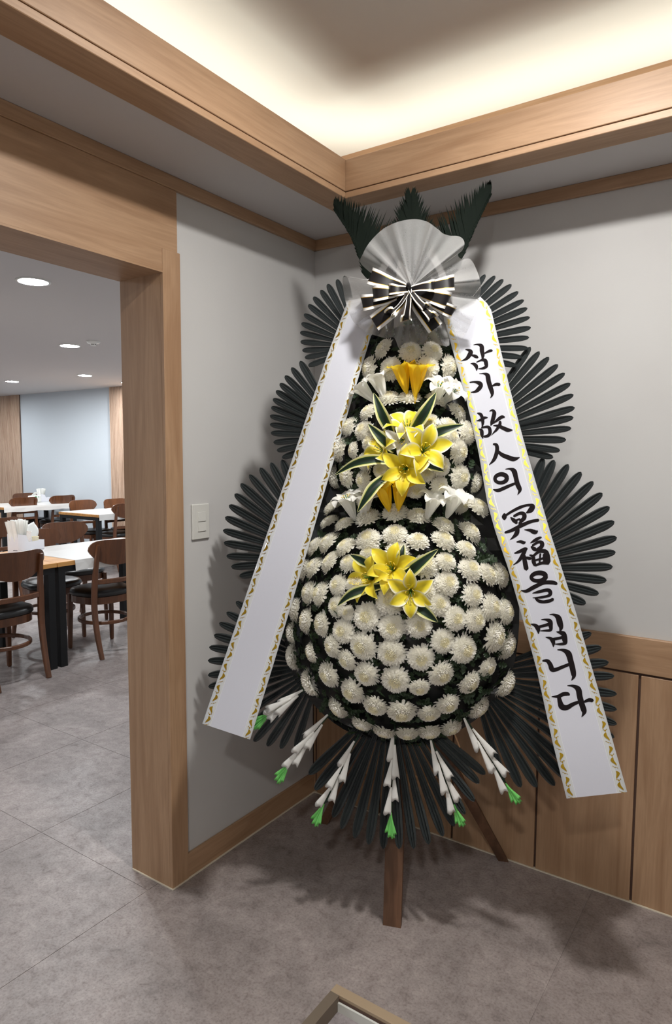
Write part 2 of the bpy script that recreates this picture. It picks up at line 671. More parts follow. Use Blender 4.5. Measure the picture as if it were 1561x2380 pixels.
# beams round the raised ceiling: a lower lip, a dark groove and the tall upper board
def beam(name, horiz, a0, a1, c_in, c_out, label):
    """horiz 'y': beam runs along y at x = c ; 'x': runs along x at y = c"""
    s = 1 if c_in > c_out else -1
    b = MB()

    def seg(cA, cB, z0, z1, mi, bev=0.0):
        lo, hi = min(cA, cB), max(cA, cB)
        if horiz == 'y':
            b.box((lo, a0, z0), (hi, a1, z1), mi, bev)
        else:
            b.box((a0, lo, z0), (a1, hi, z1), mi, bev)
    seg(c_out, c_in, HC - 0.004, HC + 0.0165, 0, 0.0015)
    seg(c_out, c_in - s * 0.006, HC + 0.0165, HC + 0.0195, 1)
    seg(c_out, c_in, HC + 0.0195, 2.524, 0, 0.0015)
    return tag(b.build(name, ['oak_along_y' if horiz == 'y' else 'oak_along_x', 'groove_dark']), label, None, None, ST)
beam('trim_5', 'y', HY0, -BIY, BI, BO, 'oak ceiling beam running along the left wall')
beam('trim_6', 'x', BO, HX1, -BIY, -BOY, 'oak ceiling beam running along the right wall')
beam('trim_7', 'y', HY0, -BIY, HX1 - BI, HX1 - BO, 'oak ceiling beam on the far side of the hall')
beam('trim_8', 'x', BO, HX1, HY0 + BIY, HY0 + BOY, 'oak ceiling beam behind the entrance')
# boards at the back of the cove
cb = MB()
cb.box((0.0, -0.012, HC + 0.02), (HX1, 0, TRAY))
tag(cb.build('trim_9', 'oak_along_x'), 'oak board at the back of the lit cove', None, None, ST)
cb = MB()
cb.box((0.0, HY0, HC + 0.02), (0.012, -0.012, TRAY))
tag(cb.build('trim_10', 'oak_along_y'), 'oak board at the left back of the lit cove', None, None, ST)
# light strips lying in the cove
for nm, lo, hi, lb in (('cove_light', (0.125, HY0 + 0.2, HC + 0.022), (0.205, -0.19, HC + 0.034), 'slim light strip in the cove over the left wall'),
                       ('cove_light', (0.215, -0.185, HC + 0.022), (HX1 - 0.2, -0.105, HC + 0.034), 'slim light strip in the cove over the right wall'),
                       ('cove_light', (HX1 - 0.205, HY0 + 0.2, HC + 0.022), (HX1 - 0.125, -0.19, HC + 0.034), 'slim light strip in the cove on the far side of the hall')):
    b = MB()
    b.box(lo, hi, 0)
    o = b.build(nm, 'switch_white')
    e = MB()
    e.add([(lo[0], lo[1], hi[2] + 0.001), (hi[0], lo[1], hi[2] + 0.001), (hi[0], hi[1], hi[2] + 0.001), (lo[0], hi[1], hi[2] + 0.001)], [(0, 1, 2, 3)])
    e.build('glowing_strip', 'cove_light', o)
    tag(o, lb, 'light strip', 'cove light strips')

# crown mouldings under the low ceiling
tag(bx('trim_11', (0, HY0, HC - 0.042), (0.016, 0, HC), 'oak_along_y', None, 0.002), 'oak crown strip at the top of the left wall', None, None, ST)
tag(bx('trim_12', (0, -0.016, HC - 0.042), (HX1, 0, HC), 'oak_along_x', None, 0.002), 'oak crown strip at the top of the right wall', None, None, ST)

# door opening: header board, post, reveal
tag(bx('trim_13', (-0.001, -3.1, HEAD), (0.010, -0.778, HC - 0.042), 'oak_along_y', None, 0.001), 'wide oak header board over the opening to the dining room', None, None, ST)
dj = MB()
dj.box((-0.189, OPN1 - 0.006, 0.002), (-0.001, OPN1 + 0.0, HEAD), 0)
dj.box((-0.001, OPN1 - 0.006, 0.002), (0.0125, -0.769, 2.160), 0, 0.001)
dj.box((-0.200, OPN1 - 0.006, 0.002), (-0.189, -0.77, 2.160), 0)
tag(dj.build('trim_14', 'oak_along_z'), 'oak door post between the hall and the dining room', None, None, ST)
tag(bx('trim_15', (-0.200, OPN0, HEAD - 0.006), (0.0120, OPN1, HEAD), 'oak_along_y'), 'oak lining under the head of the opening', None, None, ST)
dj = MB()
dj.box((-0.200, OPN0, 0.002), (-0.001, OPN0 + 0.006, HEAD), 0)
dj.box((-0.001, OPN0 - 0.07, 0.002), (0.0125, OPN0 + 0.006, 2.160), 0)
tag(dj.build('trim_16', 'oak_along_z'), 'oak door post at the far side of the opening', None, None, ST)

# baseboard on the left wall, caulk lines
tag(bx('baseboard_left', (0, -0.770, 0.002), (0.011, 0, 0.090), 'oak_along_y', None, 0.0015), 'oak baseboard along the left wall', None, None, ST)
ck = MB()
ck.box((0.0, -0.772, 0), (0.0165, -0.0185, 0.003))
ck.box((-0.196, OPN1 - 0.0105, 0), (0.0175, OPN1 - 0.004, 0.003))
ck.box((0.011, OPN1 - 0.0040, 0), (0.0175, -0.772, 0.003))
tag(ck.build('trim_17', 'caulk'), 'cream caulk line along baseboard and door post', None, None, ST)
tag(bx('trim_18', (0.0, -0.0185, 0), (HX1, 0.0, 0.0035), 'caulk'), 'cream caulk line under the wood panelling', None, None, ST)

# wood panelling on the right wall: rail, backing, single panels
wz = 0.785
wains = bx('trim_19', (0, -0.006, 0.003), (HX1, 0, wz + 0.012), 'groove_dark')
tag(wains, 'oak wall panelling on the right wall', None, None, ST)
edges = [0.0, 0.022, 0.350, 0.678, 1.0055, 1.333, 1.661, 1.989, 2.317, 2.645, 2.973, HX1]
for a, b in zip(edges[:-1], edges[1:]):
    bx('panel', (a + (0.004 if a > 0 else 0.011), -0.0145, 0.0035), (b - 0.004, -0.005, wz), 'oak_along_z', wains, 0.0012)
bx('rail', (0.011, -0.0185, wz + 0.008), (HX1, 0, 0.911), 'oak_along_x', wains, 0.002)

# light switch
sw = empty('light_switch', (0.0, -0.684, 1.268))
b = MB()
b.box((0.0, -0.041, -0.062), (0.009, 0.041, 0.062), 0, 0.0025)
b.build('face_plate', 'switch_white', sw)
for z0, z1 in ((0.0005, 0.034), (-0.034, -0.0005)):
    b = MB()
    b.add([(0.0085, -0.0175, z0), (0.0085, 0.0215, z0), (0.0085, 0.0215, z1), (0.0085, -0.0175, z1),
           (0.0125, -0.0170, z0 + 0.0008), (0.0125, 0.0210, z0 + 0.0008), (0.0102, 0.0210, z1 - 0.0005), (0.0102, -0.0170, z1 - 0.0005)],
          [(4, 5, 6, 7), (0, 1, 5, 4), (1, 2, 6, 5), (2, 3, 7, 6), (3, 0, 4, 7)])
    b.build('rocker', 'switch_white', sw)
tag(sw, 'white two-gang light switch on the grey wall beside the door post', 'switch')

# ---- lamps
ring = MB()
N_ = 32
for (r0, z0), (r1, z1) in (((0.098, 0.0), (0.095, -0.006)), ((0.095, -0.006), (0.082, -0.007)), ((0.082, -0.007), (0.080, -0.001))):
    vs = [(r * math.cos(2 * PI * k / N_), r * math.sin(2 * PI * k / N_), z) for (r, z) in ((r0, z0), (r1, z1)) for k in range(N_)]
    ring.add(vs, [(k, (k + 1) % N_, N_ + (k + 1) % N_, N_ + k) for k in range(N_)])
ring_me = ring.mesh('trim_ring', 'switch_white', True)


def lens(mt):
    d_ = MB()
    d_.add([(0.081 * math.cos(2 * PI * k / N_), 0.081 * math.sin(2 * PI * k / N_), -0.004) for k in range(N_)], [tuple(reversed(range(N_)))])
    return d_.mesh('lens', mt)


for x, y, mt, lb in ((KEY_X, KEY_Y, 'panel_light', 'round downlight in the raised ceiling in front of the wreath'),
                     (1.95, -3.35, 'entrance_fill_light', 'added round fill downlight in the raised ceiling over the entrance')):  # this second one is an added frontal fill, out of view
    o = empty('downlight', (x, y, TRAY))
    obj('trim_ring', ring_me, o)
    obj('lens', lens(mt), o)
    tag(o, lb, 'downlight', 'hall downlights')

DL = [(-1.98, -0.045, 'largest round downlight in the dining room ceiling just past the door head'),
      (-3.858, 1.475, 'round downlight beside the smoke detector in the dining room ceiling'),
      (-5.763, 2.990, 'small round downlight nearest above the right slat cladding edge'),
      (-7.233, 2.888, 'far round downlight on the left of the dining room ceiling'),
      (-6.007, 3.843, 'smallest round downlight half hidden behind the oak door post'),
      (-3.6, -1.6, None), (-5.5, 0.0, None), (-1.4, 2.6, None), (-2.4, -3.2, None), (-5.2, -3.0, None), (-7.4, -1.5, None), (-7.4, 0.9, None), (-9.4, 0.6, None), (-9.2, 3.0, None), (-3.6, 3.2, None)]
disc_me = lens('down_light')
for x, y, lb in DL:
    o = empty('downlight', (x, y, DC))
    obj('trim_ring', ring_me, o)
    obj('lens', disc_me, o)
    tag(o, lb or 'round white downlight elsewhere in the dining room ceiling', 'downlight', 'dining room downlights')

sd = empty('smoke_detector', (-3.47, 1.446, DC))
b = MB()
prof = [(0.0, -0.040), (0.022, -0.040), (0.026, -0.034), (0.030, -0.024), (0.050, -0.020), (0.058, -0.008), (0.058, 0.0)]
for (r0, z0), (r1, z1) in zip(prof[:-1], prof[1:]):
    vs = [(r * math.cos(2 * PI * k / 24), r * math.sin(2 * PI * k / 24), z) for (r, z) in ((r0, z0), (r1, z1)) for k in range(24)]
    b.add(vs, [(k, (k + 1) % 24, 24 + (k + 1) % 24, 24 + k) for k in range(24)])
b.build('body', 'plastic_white', sd, True)
b = MB()
for k in range(8):
    a = 2 * PI * k / 8
    b.box((0.0255 * math.cos(a) - 0.003, 0.0255 * math.sin(a) - 0.003, -0.036), (0.0255 * math.cos(a) + 0.003, 0.0255 * math.sin(a) + 0.003, -0.027))
b.build('vent', 'grille_grey', sd)
tag(sd, 'small round white smoke detector on the dining room ceiling', 'detector')

# ================================================================== DINING FURNITURE
def superell(a0, a1, hw, n, e=2.6):
    """closed outline in x (a0..a1) and y (-hw..hw)"""
    cx, rx = (a0 + a1) / 2, (a1 - a0) / 2
    out = []
    for k in range(n):
        t_ = 2 * PI * k / n
        c, s = math.cos(t_), math.sin(t_)
        x = cx + rx * math.copysign(abs(c) ** (2 / e), c)
        w = hw * (1.0 if c > 0 else 0.93)
        out.append((x, w * math.copysign(abs(s) ** (2 / e), s)))
    return out


def lathe_outline(mb, rings, mi=0, cap_top=True, cap_bot=True):
    n = len(rings[0])
    vs = [p for r in rings for p in r]
    fs = []
    for i in range(len(rings) - 1):
        for k in range(n):
            fs.append((i * n + k, i * n + (k + 1) % n, (i + 1) * n + (k + 1) % n, (i + 1) * n + k))
    if cap_bot:
        fs.append(tuple(reversed(range(n))))
    if cap_top:
        fs.append(tuple((len(rings) - 1) * n + k for k in range(n)))
    mb.add(vs, fs, mi)


def make_chair():
    o = empty('dining_chair', (0, 0, 0))
    # cushion
    b = MB()
    ol = superell(-0.185, 0.225, 0.225, 36)
    cx = 0.02

    def scl(s, z):
        return [(cx + (x - cx) * s, y * s, z) for x, y in ol]
    lathe_outline(b, [scl(0.94, 0.438), scl(1.0, 0.448), scl(1.0, 0.466), scl(0.965, 0.480), scl(0.85, 0.489), scl(0.5, 0.494), scl(0.15, 0.4945)])
    b.build('seat_cushion', 'black_leather', o, True)
    b = MB()
    outer = [scl(0.955, 0.385), scl(0.96, 0.438)]
    inner = [scl(0.88, 0.438), scl(0.88, 0.385)]
    lathe_outline(b, outer + inner + [outer[0]], 0, False, False)
    b.build('seat_frame', 'chair_wood', o)
    # backrest
    HWB = 0.222

    def bxp(y, z):
        return -0.238 + 0.062 * (y / HWB) ** 2 - 0.16 * (z - 0.78)
    b = MB()
    ny, nz_ = 18, 7
    front, back = [], []
    for i in range(ny + 1):
        y = HWB * math.sin((i / ny - 0.5) * PI)
        q = abs(y / HWB)
        top = 0.800 + 0.082 * max(0.0, 1 - q ** 5) ** 0.5 - 0.012 * (1 - q * q) + 0.006
        bot = 0.800 - 0.118 * max(0.0, 1 - q ** 2.4) ** 0.8
        for k in range(nz_ + 1):
            z = bot + (top - bot) * k / nz_
            front.append((bxp(y, z) + 0.006, y, z))
            back.append((bxp(y, z) - 0.006, y, z))
    nF = len(front)
    fs = []
    w = nz_ + 1
    for i in range(ny):
        for k in range(nz_):
            a = i * w + k
            fs.append((a, a + w, a + w + 1, a + 1))
            fs.append((nF + a, nF + a + 1, nF + a + w + 1, nF + a + w))
        a = i * w
        fs.append((a, nF + a, nF + a + w, a + w))
        a = i * w + nz_
        fs.append((a, a + w, nF + a + w, nF + a))
    b.add(front + back, fs)
    b.build('backrest', 'chair_wood', o, False)
    for s in (-1, 1):
        pts = catmull([(-0.262, s * 0.178, 0.0), (-0.215, s * 0.184, 0.17), (-0.186, s * 0.186, 0.36), (-0.190, s * 0.184, 0.52),
                       (bxp(0.17, 0.68) - 0.018, s * 0.176, 0.68), (bxp(0.168, 0.845) - 0.018, s * 0.168, 0.845)], 3)
        secs = []
        for k in range(len(pts)):
            u = k / (len(pts) - 1)
            wdt = 0.030 + 0.012 * math.sin(u * PI)
            secs.append(rrect(0.026, wdt * (1.0 - 0.25 * max(0, u - 0.7) / 0.3), 0.004))
        b = MB()
        b.sweep(pts, secs, ref=(0, 1, 0))
        b.build('leg', 'chair_wood', o)
    for s in (-1, 1):
        b = MB()
        b.sweep([(0.182, s * 0.172, 0.435), (0.184, s * 0.176, 0.25), (0.190, s * 0.180, 0.006)], [rrect(0.034, 0.034, 0.004), rrect(0.032, 0.032, 0.004), rrect(0.025, 0.025, 0.003)], ref=(0, 1, 0))
        b.box((0.181, s * 0.180 - 0.009, 0), (0.199, s * 0.180 + 0.009, 0.006))
        b.build('leg', 'chair_wood', o)
    # curved rail between seat and backrest
    b = MB()
    pts = []
    for k in range(11):
        y = 0.180 * (k / 5 - 1)
        pts.append((-0.225 + 0.038 * (y / 0.18) ** 2, y, 0.565))
    b.sweep(pts, rrect(0.020, 0.036, 0.005))
    b.build('back_rail', 'chair_wood', o)
    # hoop between the legs
    b = MB()
    pts = [(-0.005 + 0.196 * math.cos(2 * PI * k / 28), 0.182 * math.sin(2 * PI * k / 28), 0.245) for k in range(28)]
    b.sweep(pts, rrect(0.018, 0.026, 0.004), closed=True)
    b.build('stretcher_hoop', 'chair_wood', o)
    return o


chair0 = make_chair()
CH = [  # x of the seat middle, y, turn, label
    (-2.625, 0.035, PI + 0.04, 'brown wooden dining chair nearest the door opening, its back cut by the left photo edge'),
    (-2.66, 0.885, PI - 0.10, 'brown dining chair beside the door post, seen from behind with its whole black seat'),
    (-3.265, 0.82, -0.03, 'brown dining chair across the near table, right behind the napkin holder'),
    (-3.63, 1.32, -0.12, 'shiny brown dining chair pulled out on the far side of the near table'),
    (-4.97, 1.265, PI, 'dark brown dining chair at the left edge behind the standing napkins'),
    (-7.80, 3.225, PI, 'dark brown dining chair seen from behind before the far left table'),
    (-8.33, 3.80, 0.0, 'brown dining chair top showing just above the dark one at the far left table'),
    (-7.80, 3.86, PI, 'dark brown dining chair before the far table below the distant napkin holder'),
    (-6.17, 3.34, 0.05, 'light brown dining chair behind the left end of the middle table'),
    (-6.05, 3.80, 0.05, 'orange brown dining chair behind the middle table against the slat cladding'),
    (-5.64, 3.335, PI, 'dark brown dining chair half hidden by the door post at the middle table'),
    (-8.33, 3.16, 0.1, 'pale brown dining chair cut by the left photo edge at the far table'),
]
for k, (x, y, rz, lb) in enumerate(CH):
    o = chair0 if k == 0 else copy_tree(chair0)
    o.location = (x, y, 0)
    o.rotation_euler = (0, 0, rz)
    tag(o, lb, 'chair', 'brown dining chairs with black seats')

TW, TL, TH = 0.82, 1.20, 0.75
def make_table():
    o = empty('dining_table', (0, 0, 0))
    b = MB()
    b.box((-TW / 2, -TL / 2, TH - 0.032), (TW / 2, TL / 2, TH), 0, 0.002)
    b.build('table_top', 'table_wood', o)
    b = MB()
    for s in (-1, 1):
        b.box((-TW / 2 + 0.01, s * (TL / 2 - 0.035) - 0.025, TH - 0.075), (TW / 2 - 0.01, s * (TL / 2 - 0.035) + 0.025, TH - 0.032))
        b.box((s * (TW / 2 - 0.035) - 0.025, -TL / 2 + 0.06, TH - 0.075), (s * (TW / 2 - 0.035) + 0.025, TL / 2 - 0.06, TH - 0.032))
    b.build('apron', 'black_metal', o)
    for sx in (-1, 1):
        for sy in (-1, 1):
            b = MB()
            b.box((sx * (TW / 2 - 0.037) - 0.027, sy * (TL / 2 - 0.037) - 0.027, 0), (sx * (TW / 2 - 0.037) + 0.027, sy * (TL / 2 - 0.037) + 0.027, TH - 0.074), 0, 0.002)
            b.build('leg', 'black_metal', o)
    return o


def cover(name, x, y, y0, y1, label, drop=0.075):
    """thin vinyl sheet over a table top: flat on it, folded down over both long sides"""
    b = MB()
    n = 14
    hw = TW / 2 + 0.004
    rows = []
    for k in range(n + 1):
        yy = y0 + (y1 - y0) * k / n
        wv = 0.003 * math.sin(k * 1.7)
        rows.append([(-hw - 0.006 - wv, yy, TH - drop + 0.004 * math.sin(k * 2.1)), (-hw - 0.002, yy, TH - 0.02), (-hw + 0.002, yy, TH + 0.0015),
                     (-0.2, yy, TH + 0.0015), (0.2, yy, TH + 0.0015), (hw - 0.002, yy, TH + 0.0015), (hw + 0.002, yy, TH - 0.02), (hw + 0.006 + wv, yy, TH - drop + 0.005 * math.sin(k * 1.3))])
    vs = [p for r in rows for p in r]
    fs = [(i * 8 + j, (i + 1) * 8 + j, (i + 1) * 8 + j + 1, i * 8 + j + 1) for i in range(n) for j in range(7)]
    b.add([(v[0] + x, v[1] + y, v[2]) for v in vs], [tuple(reversed(f)) for f in fs])
    o = b.build(name, 'table_vinyl')
    tag(o, label, 'table cover', 'white vinyl table covers')
    return o


table0 = make_table()
TB = [(-2.90, -0.215, 'wooden table with black steel legs left of the joint, under the napkin holder', -0.58, 0.36, 'white vinyl cover on the table left of the joint'),
      (-2.90, 0.992, 'wooden table with black steel legs right of the joint, before the door post', -0.466, 0.58, 'white vinyl cover draped on the near table beside the bare wooden strip'),
      (-5.86, 3.50, 'wooden table with black steel legs in the middle of the dining room', -0.585, 0.585, 'white vinyl cover on the middle table with one wooden edge bare'),
      (-7.91, 3.44, 'far wooden table with black steel legs before the pale blue wall', -0.585, 0.585, 'white vinyl cover on the far table before the pale blue wall')]
for k, (x, y, lb, c0, c1, lc) in enumerate(TB):
    o = table0 if k == 0 else copy_tree(table0)
    o.location = (x, y, 0)
    tag(o, lb, 'table', 'dining tables with black steel legs')
    cover('table_cover', x, y, c0, c1, lc)


def napkin_holder(loc, rz, label, sc=1.0):
    o = empty('napkin_holder', loc, rz)
    o.scale = (sc, sc, sc)
    b = MB()                      # card box: tall compartment at one end, low tray at the other
    t_ = 0.003
    b.box((-0.14, -0.05, 0), (0.14, 0.05, t_))
    for y in (-0.05, 0.05 - t_):
        b.add([(-0.14, y, 0), (0.14, y, 0), (0.14, y, 0.075), (-0.03, y, 0.075), (-0.055, y, 0.13), (-0.14, y, 0.145),
               (-0.14, y + t_, 0), (0.14, y + t_, 0), (0.14, y + t_, 0.075), (-0.03, y + t_, 0.075), (-0.055, y + t_, 0.13), (-0.14, y + t_, 0.145)],
              [(0, 1, 2, 3), (0, 3, 4, 5), (7, 6, 9, 8), (6, 11, 10, 9), (3, 2, 8, 9), (4, 3, 9, 10), (5, 4, 10, 11), (0, 5, 11, 6), (2, 1, 7, 8)])
    b.box((-0.14, -0.047, 0.003), (-0.137, 0.047, 0.145))
    b.box((0.137, -0.047, 0.003), (0.14, 0.047, 0.075))
    b.box((-0.045, -0.047, 0.003), (-0.042, 0.047, 0.09))
    b.build('card_box', 'holder_card', o)
    b = MB()                      # fanned stack of folded napkins
    for k in range(6):
        xb = -0.13 + k * 0.014
        lean = (k - 2.5) * 0.014
        vs = []
        for i in range(7):
            yy = -0.043 + 0.086 * i / 6
            fl = yy * 1.15
            wv = 0.004 * math.sin(i * 2.2 + k)
            vs += [(xb + wv * 0.3, yy, 0.006), (xb + lean * 0.4 + wv, yy * 1.04, 0.15), (xb + lean + wv, fl, 0.245 + 0.006 * math.sin(k * 2.0 + i * 0.8))]
        n0 = len(vs)
        vs += [(v[0] + 0.004, v[1], v[2]) for v in vs]
        fs = []
        for i in range(6):
            for j in range(2):
                a = i * 3 + j
                fs += [(a, a + 3, a + 4, a + 1), (n0 + a, n0 + a + 1, n0 + a + 4, n0 + a + 3)]
            fs.append((i * 3 + 2, i * 3 + 5, n0 + i * 3 + 5, n0 + i * 3 + 2))
        b.add(vs, fs)
    b.build('napkins', 'paper_white', o)
    b = MB()                      # blurred tiny print on the end
    for k in range(6):
        b.box((-0.1408, -0.038 + k * 0.0065, 0.016), (-0.1399, -0.034 + k * 0.0065, 0.023 if k % 2 else 0.024))
    b.build('print', 'grey_print', o)
    tag(o, label, 'napkin holder', 'napkin holders on the tables')
    return o


HX, HYY = -3.205, 0.595
HROT = math.atan2(0.27, -0.085)
napkin_holder((HX, HYY, TH + 0.002), HROT, 'white card holder full of standing napkins on the near table')
napkin_holder((-8.18, 3.93, TH + 0.002), PI / 2 + 0.2, 'distant white card holder with napkins against the pale blue wall', 0.85)


def holder_pt(x, y, z):
    c, s = math.cos(HROT), math.sin(HROT)
    return (HX + x * c - y * s, HYY + x * s + y * c, TH + 0.002 + z)


def cup(loc, r, h, mt, label):
    b = MB()
    n = 20
    prof = [(r * 0.74, 0.0), (r * 0.98, h * 0.97), (r * 1.04, h * 0.98), (r * 1.04, h), (r * 0.95, h), (r * 0.72, 0.004), (0.0005, 0.004)]
    for (r0, z0), (r1, z1) in zip(prof[:-1], prof[1:]):
        vs = [(q * math.cos(2 * PI * k / n), q * math.sin(2 * PI * k / n), z) for (q, z) in ((r0, z0), (r1, z1)) for k in range(n)]
        b.add(vs, [(k, (k + 1) % n, n + (k + 1) % n, n + k) for k in range(n)])
    o = b.build('paper_cup', mt, None, True, loc)
    tag(o, label, 'cup')
cup(holder_pt(-0.005, -0.008, 0.003), 0.036, 0.150, 'cup_paper', 'paper cup with pink print standing in the napkin holder')
cup(holder_pt(0.085, -0.012, 0.003), 0.026, 0.100, 'cup_plain', 'small plain cream paper cup at the end of the napkin holder')

# crumpled white bag leaning behind the cups
bag = MB()
n, mm_ = 20, 12
vs = []
for i in range(mm_ + 1):
    v_ = i / mm_
    for k in range(n):
        a = 2 * PI * k / n
        rr = (0.5 + 0.5 * math.sin(v_ * PI * 0.92 + 0.25)) * (1 + 0.10 * math.sin(3 * a + 4 * v_) + 0.06 * math.sin(7 * a - 5 * v_))
        vs.append((0.115 * rr * math.cos(a) + 0.05 * v_, 0.030 * rr * math.sin(a), 0.185 * v_ + 0.012 * math.sin(2 * a + 3 * v_)))
fs = [(i * n + k, i * n + (k + 1) % n, (i + 1) * n + (k + 1) % n, (i + 1) * n + k) for i in range(mm_) for k in range(n)]
fs += [tuple(reversed(range(n))), tuple(mm_ * n + k for k in range(n))]
bag.add(vs, fs)
bo = bag.build('paper_bag', 'paper_white', None, True)
bo.location = holder_pt(0.075, 0.085, 0.012)
bo.rotation_euler = (0, 0, HROT)
tag(bo, 'crumpled white paper bag standing behind the napkin holder', 'bag')

# tissue pack with green print on the far table
tp = empty('tissue_pack', (-8.10, 3.70, TH + 0.002), 0.5)
b = MB()
b.box((-0.06, -0.10, 0), (0.06, 0.10, 0.11), 0, 0.012)
b.build('wrapper', 'paper_white', tp)
b = MB()
vs = []
for i in range(6):
    for j in range(5):
        vs.append((-0.02 + 0.012 * i * (1 if j % 2 else 0.8), -0.06 + 0.03 * j, 0.105 + 0.012 * i + 0.006 * math.sin(i + 2 * j)))
b.add(vs, [(i * 5 + j, i * 5 + j + 1, (i + 1) * 5 + j + 1, (i + 1) * 5 + j) for i in range(5) for j in range(4)])
b.build('tissue', 'paper_white', tp)
for lo, hi in (((0.0595, -0.095, 0.010), (0.0608, -0.055, 0.045)), ((0.0595, -0.095, 0.075), (0.0608, -0.045, 0.100)), ((0.0595, 0.00, 0.080), (0.0608, 0.02, 0.094))):
    b = MB()
    b.box(lo, hi)
    b.build('print', 'green_print', tp)
tag(tp, 'white tissue pack with green print on the far table', 'tissue pack')

# ================================================================== THE FUNERAL WREATH
# It leans back slightly on a three-legged wooden stand; its own frame:
# WU to the right, WV up along the board, WN out of the board.
WF = Vector((0.729, -0.577, 0.0))
_n = Vector((0.33, -0.944, 0.0)).normalized()
WU = Vector((-_n.y, _n.x, 0.0))
_th = math.atan(0.10)
WV = -_n * math.sin(_th) + Vector((0, 0, math.cos(_th)))
WN = _n * math.cos(_th) + Vector((0, 0, math.sin(_th)))


def at(x, y, k=0.0):
    """point of the wreath, k metres in front of its board, relative to the foot"""
    d = px_ray(x, y)
    t_ = ((WF - CAM).dot(WN) + k) / d.dot(WN)
    return CAM + d * t_ - WF


def depth(P):
    return (P + WF - CAM).dot(_fw)


def uv_of(P):
    return P.dot(WU), P.dot(WV)


def local(u, v, k):
    return WU * u + WV * v + WN * k


def frame(pos, zdir, xhint, scale=(1, 1, 1)):
    z = zdir.normalized()
    x = (xhint - z * xhint.dot(z))
    if x.length < 1e-5:
        x = WV - z * WV.dot(z)
    x.normalize()
    y = z.cross(x)
    return Matrix(((x.x * scale[0], y.x * scale[1], z.x * scale[2], pos.x),
                   (x.y * scale[0], y.y * scale[1], z.y * scale[2], pos.y),
                   (x.z * scale[0], y.z * scale[1], z.z * scale[2], pos.z), (0, 0, 0, 1)))


wreath = empty('funeral_wreath', WF)
tag(wreath, 'tall funeral wreath of white chrysanthemums and yellow lilies on a wooden stand', 'wreath')

# ---- stand
b = MB()
sec = rect(0.058, 0.020)
b.sweep([local(0.0, 0.0, -0.012), local(0.0, 2.05, -0.012)], sec, ref=tuple(WU.cross(WV)))
lo_z = min(v[2] for v in b.v)
b.v = [(v[0], v[1], max(v[2], 0.0)) for v in b.v]
b.build('stand_leg', 'stand_wood', wreath)
for s, foot in ((1, Vector((0.888, -0.035, 0.0)) - WF), (-1, Vector((0.206, -0.201, 0.0)) - WF)):
    b = MB()
    top = local(s * 0.03, 0.74, -0.05)
    d = (top - foot).normalized()
    b.sweep([foot - d * 0.02, top], rect(0.040, 0.026), ref=tuple(WN))
    b.v = [(v[0], v[1], max(v[2], 0.0)) for v in b.v]
    b.build('stand_leg', 'stand_wood', wreath)
for v_, hw in ((0.46, 0.16), (1.15, 0.24), (1.72, 0.16)):
    b = MB()
    b.sweep([local(-hw, v_, -0.034), local(hw, v_, -0.034)], rect(0.036, 0.020), ref=(0, 0, 1))
    b.build('crossbar', 'stand_wood_pale', wreath)

# ---- dark backing: three domes behind the flowers
TIERS = [  # centre px, radii px, depth
    (948, 850, 118, 105, 0.045, 0.075),
    (936, 1055, 172, 165, 0.050, 0.105),
    (926, 1440, 262, 285, 0.055, 0.150),
]


def tier_of(y):
    return 0 if y < 893 else (1 if y < 1172 else 2)


def dome(x, y, ti=None):
    cx, cy, rx, ry, n0, dn = TIERS[tier_of(y) if ti is None else ti]
    ex, ey = (x - cx) / rx, (y - cy) / ry
    r = math.hypot(ex, ey)
    return ex, ey, r, n0 + dn * math.sqrt(max(0.0, 1 - min(r, 1.0) ** 2))


for ti, (cx, cy, rx, ry, n0, dn) in enumerate(TIERS):
    b = MB()
    C = at(cx, cy, 0.0)
    d = depth(C)
    RU, RV = rx / F_PX * d * 0.97, ry / F_PX * d * 0.97
    cu, cv = uv_of(C)
    vs, fs = [local(cu, cv, n0 + dn - 0.035)], []
    rings, seg = 8, 40
    for i in range(1, rings + 1):
        q = i / rings
        for k in range(seg):
            a = 2 * PI * k / seg
            lump = 0.006 * math.sin(5 * a + 3 * i) + 0.005 * math.sin(11 * a + i)
            vs.append(local(cu + RU * q * math.cos(a), cv + RV * q * math.sin(a), -0.03 + (n0 + dn - 0.005) * math.sqrt(max(0.0, 1 - q ** 2.2)) + lump * (1 - q)))
    for k in range(seg):
        fs.append((0, 1 + k, 1 + (k + 1) % seg))
    for i in range(rings - 1):
        for k in range(seg):
            a0 = 1 + i * seg
            fs.append((a0 + k, a0 + seg + k, a0 + seg + (k + 1) % seg, a0 + (k + 1) % seg))
    b.add(vs, fs)
    b.build('backing_dome', 'backing_black', wreath, True)

# crumpled black film between the flowers and the fans
FILM = [(868, 770), (880, 690), (905, 610), (955, 575), (1005, 610), (1032, 690), (1042, 770), (1080, 860), (1112, 960), (1136, 1060), (1156, 1160), (1185, 1250), (1200, 1340), (1206, 1450), (1190, 1560), (1145, 1635), (1080, 1690), (1005, 1722), (925, 1730), (845, 1716), (775, 1680), (715, 1622),
        (674, 1555), (658, 1450), (666, 1340), (690, 1250), (736, 1160), (765, 1060), (792, 960), (828, 860)]
FILM = [p[:2] for p in catmull(FILM + FILM[:1], 3)[:-1]]
vs, fs = [], []
fr = 7
for side in (0, 1):
    for i in range(fr + 1):
        q = 0.25 + 0.75 * i / fr
        for k, (x, y) in enumerate(FILM):
            wob = 0.008 * math.sin(k * 1.9 + i) + 0.006 * math.sin(k * 0.7 + 2.3 * i)
            sx = 930 + (x - 930) * q
            vs.append(at(sx, y if True else 0, 0.030 + (wob if i < fr else wob * 1.5) - 0.004 * side))
nF_ = len(FILM)
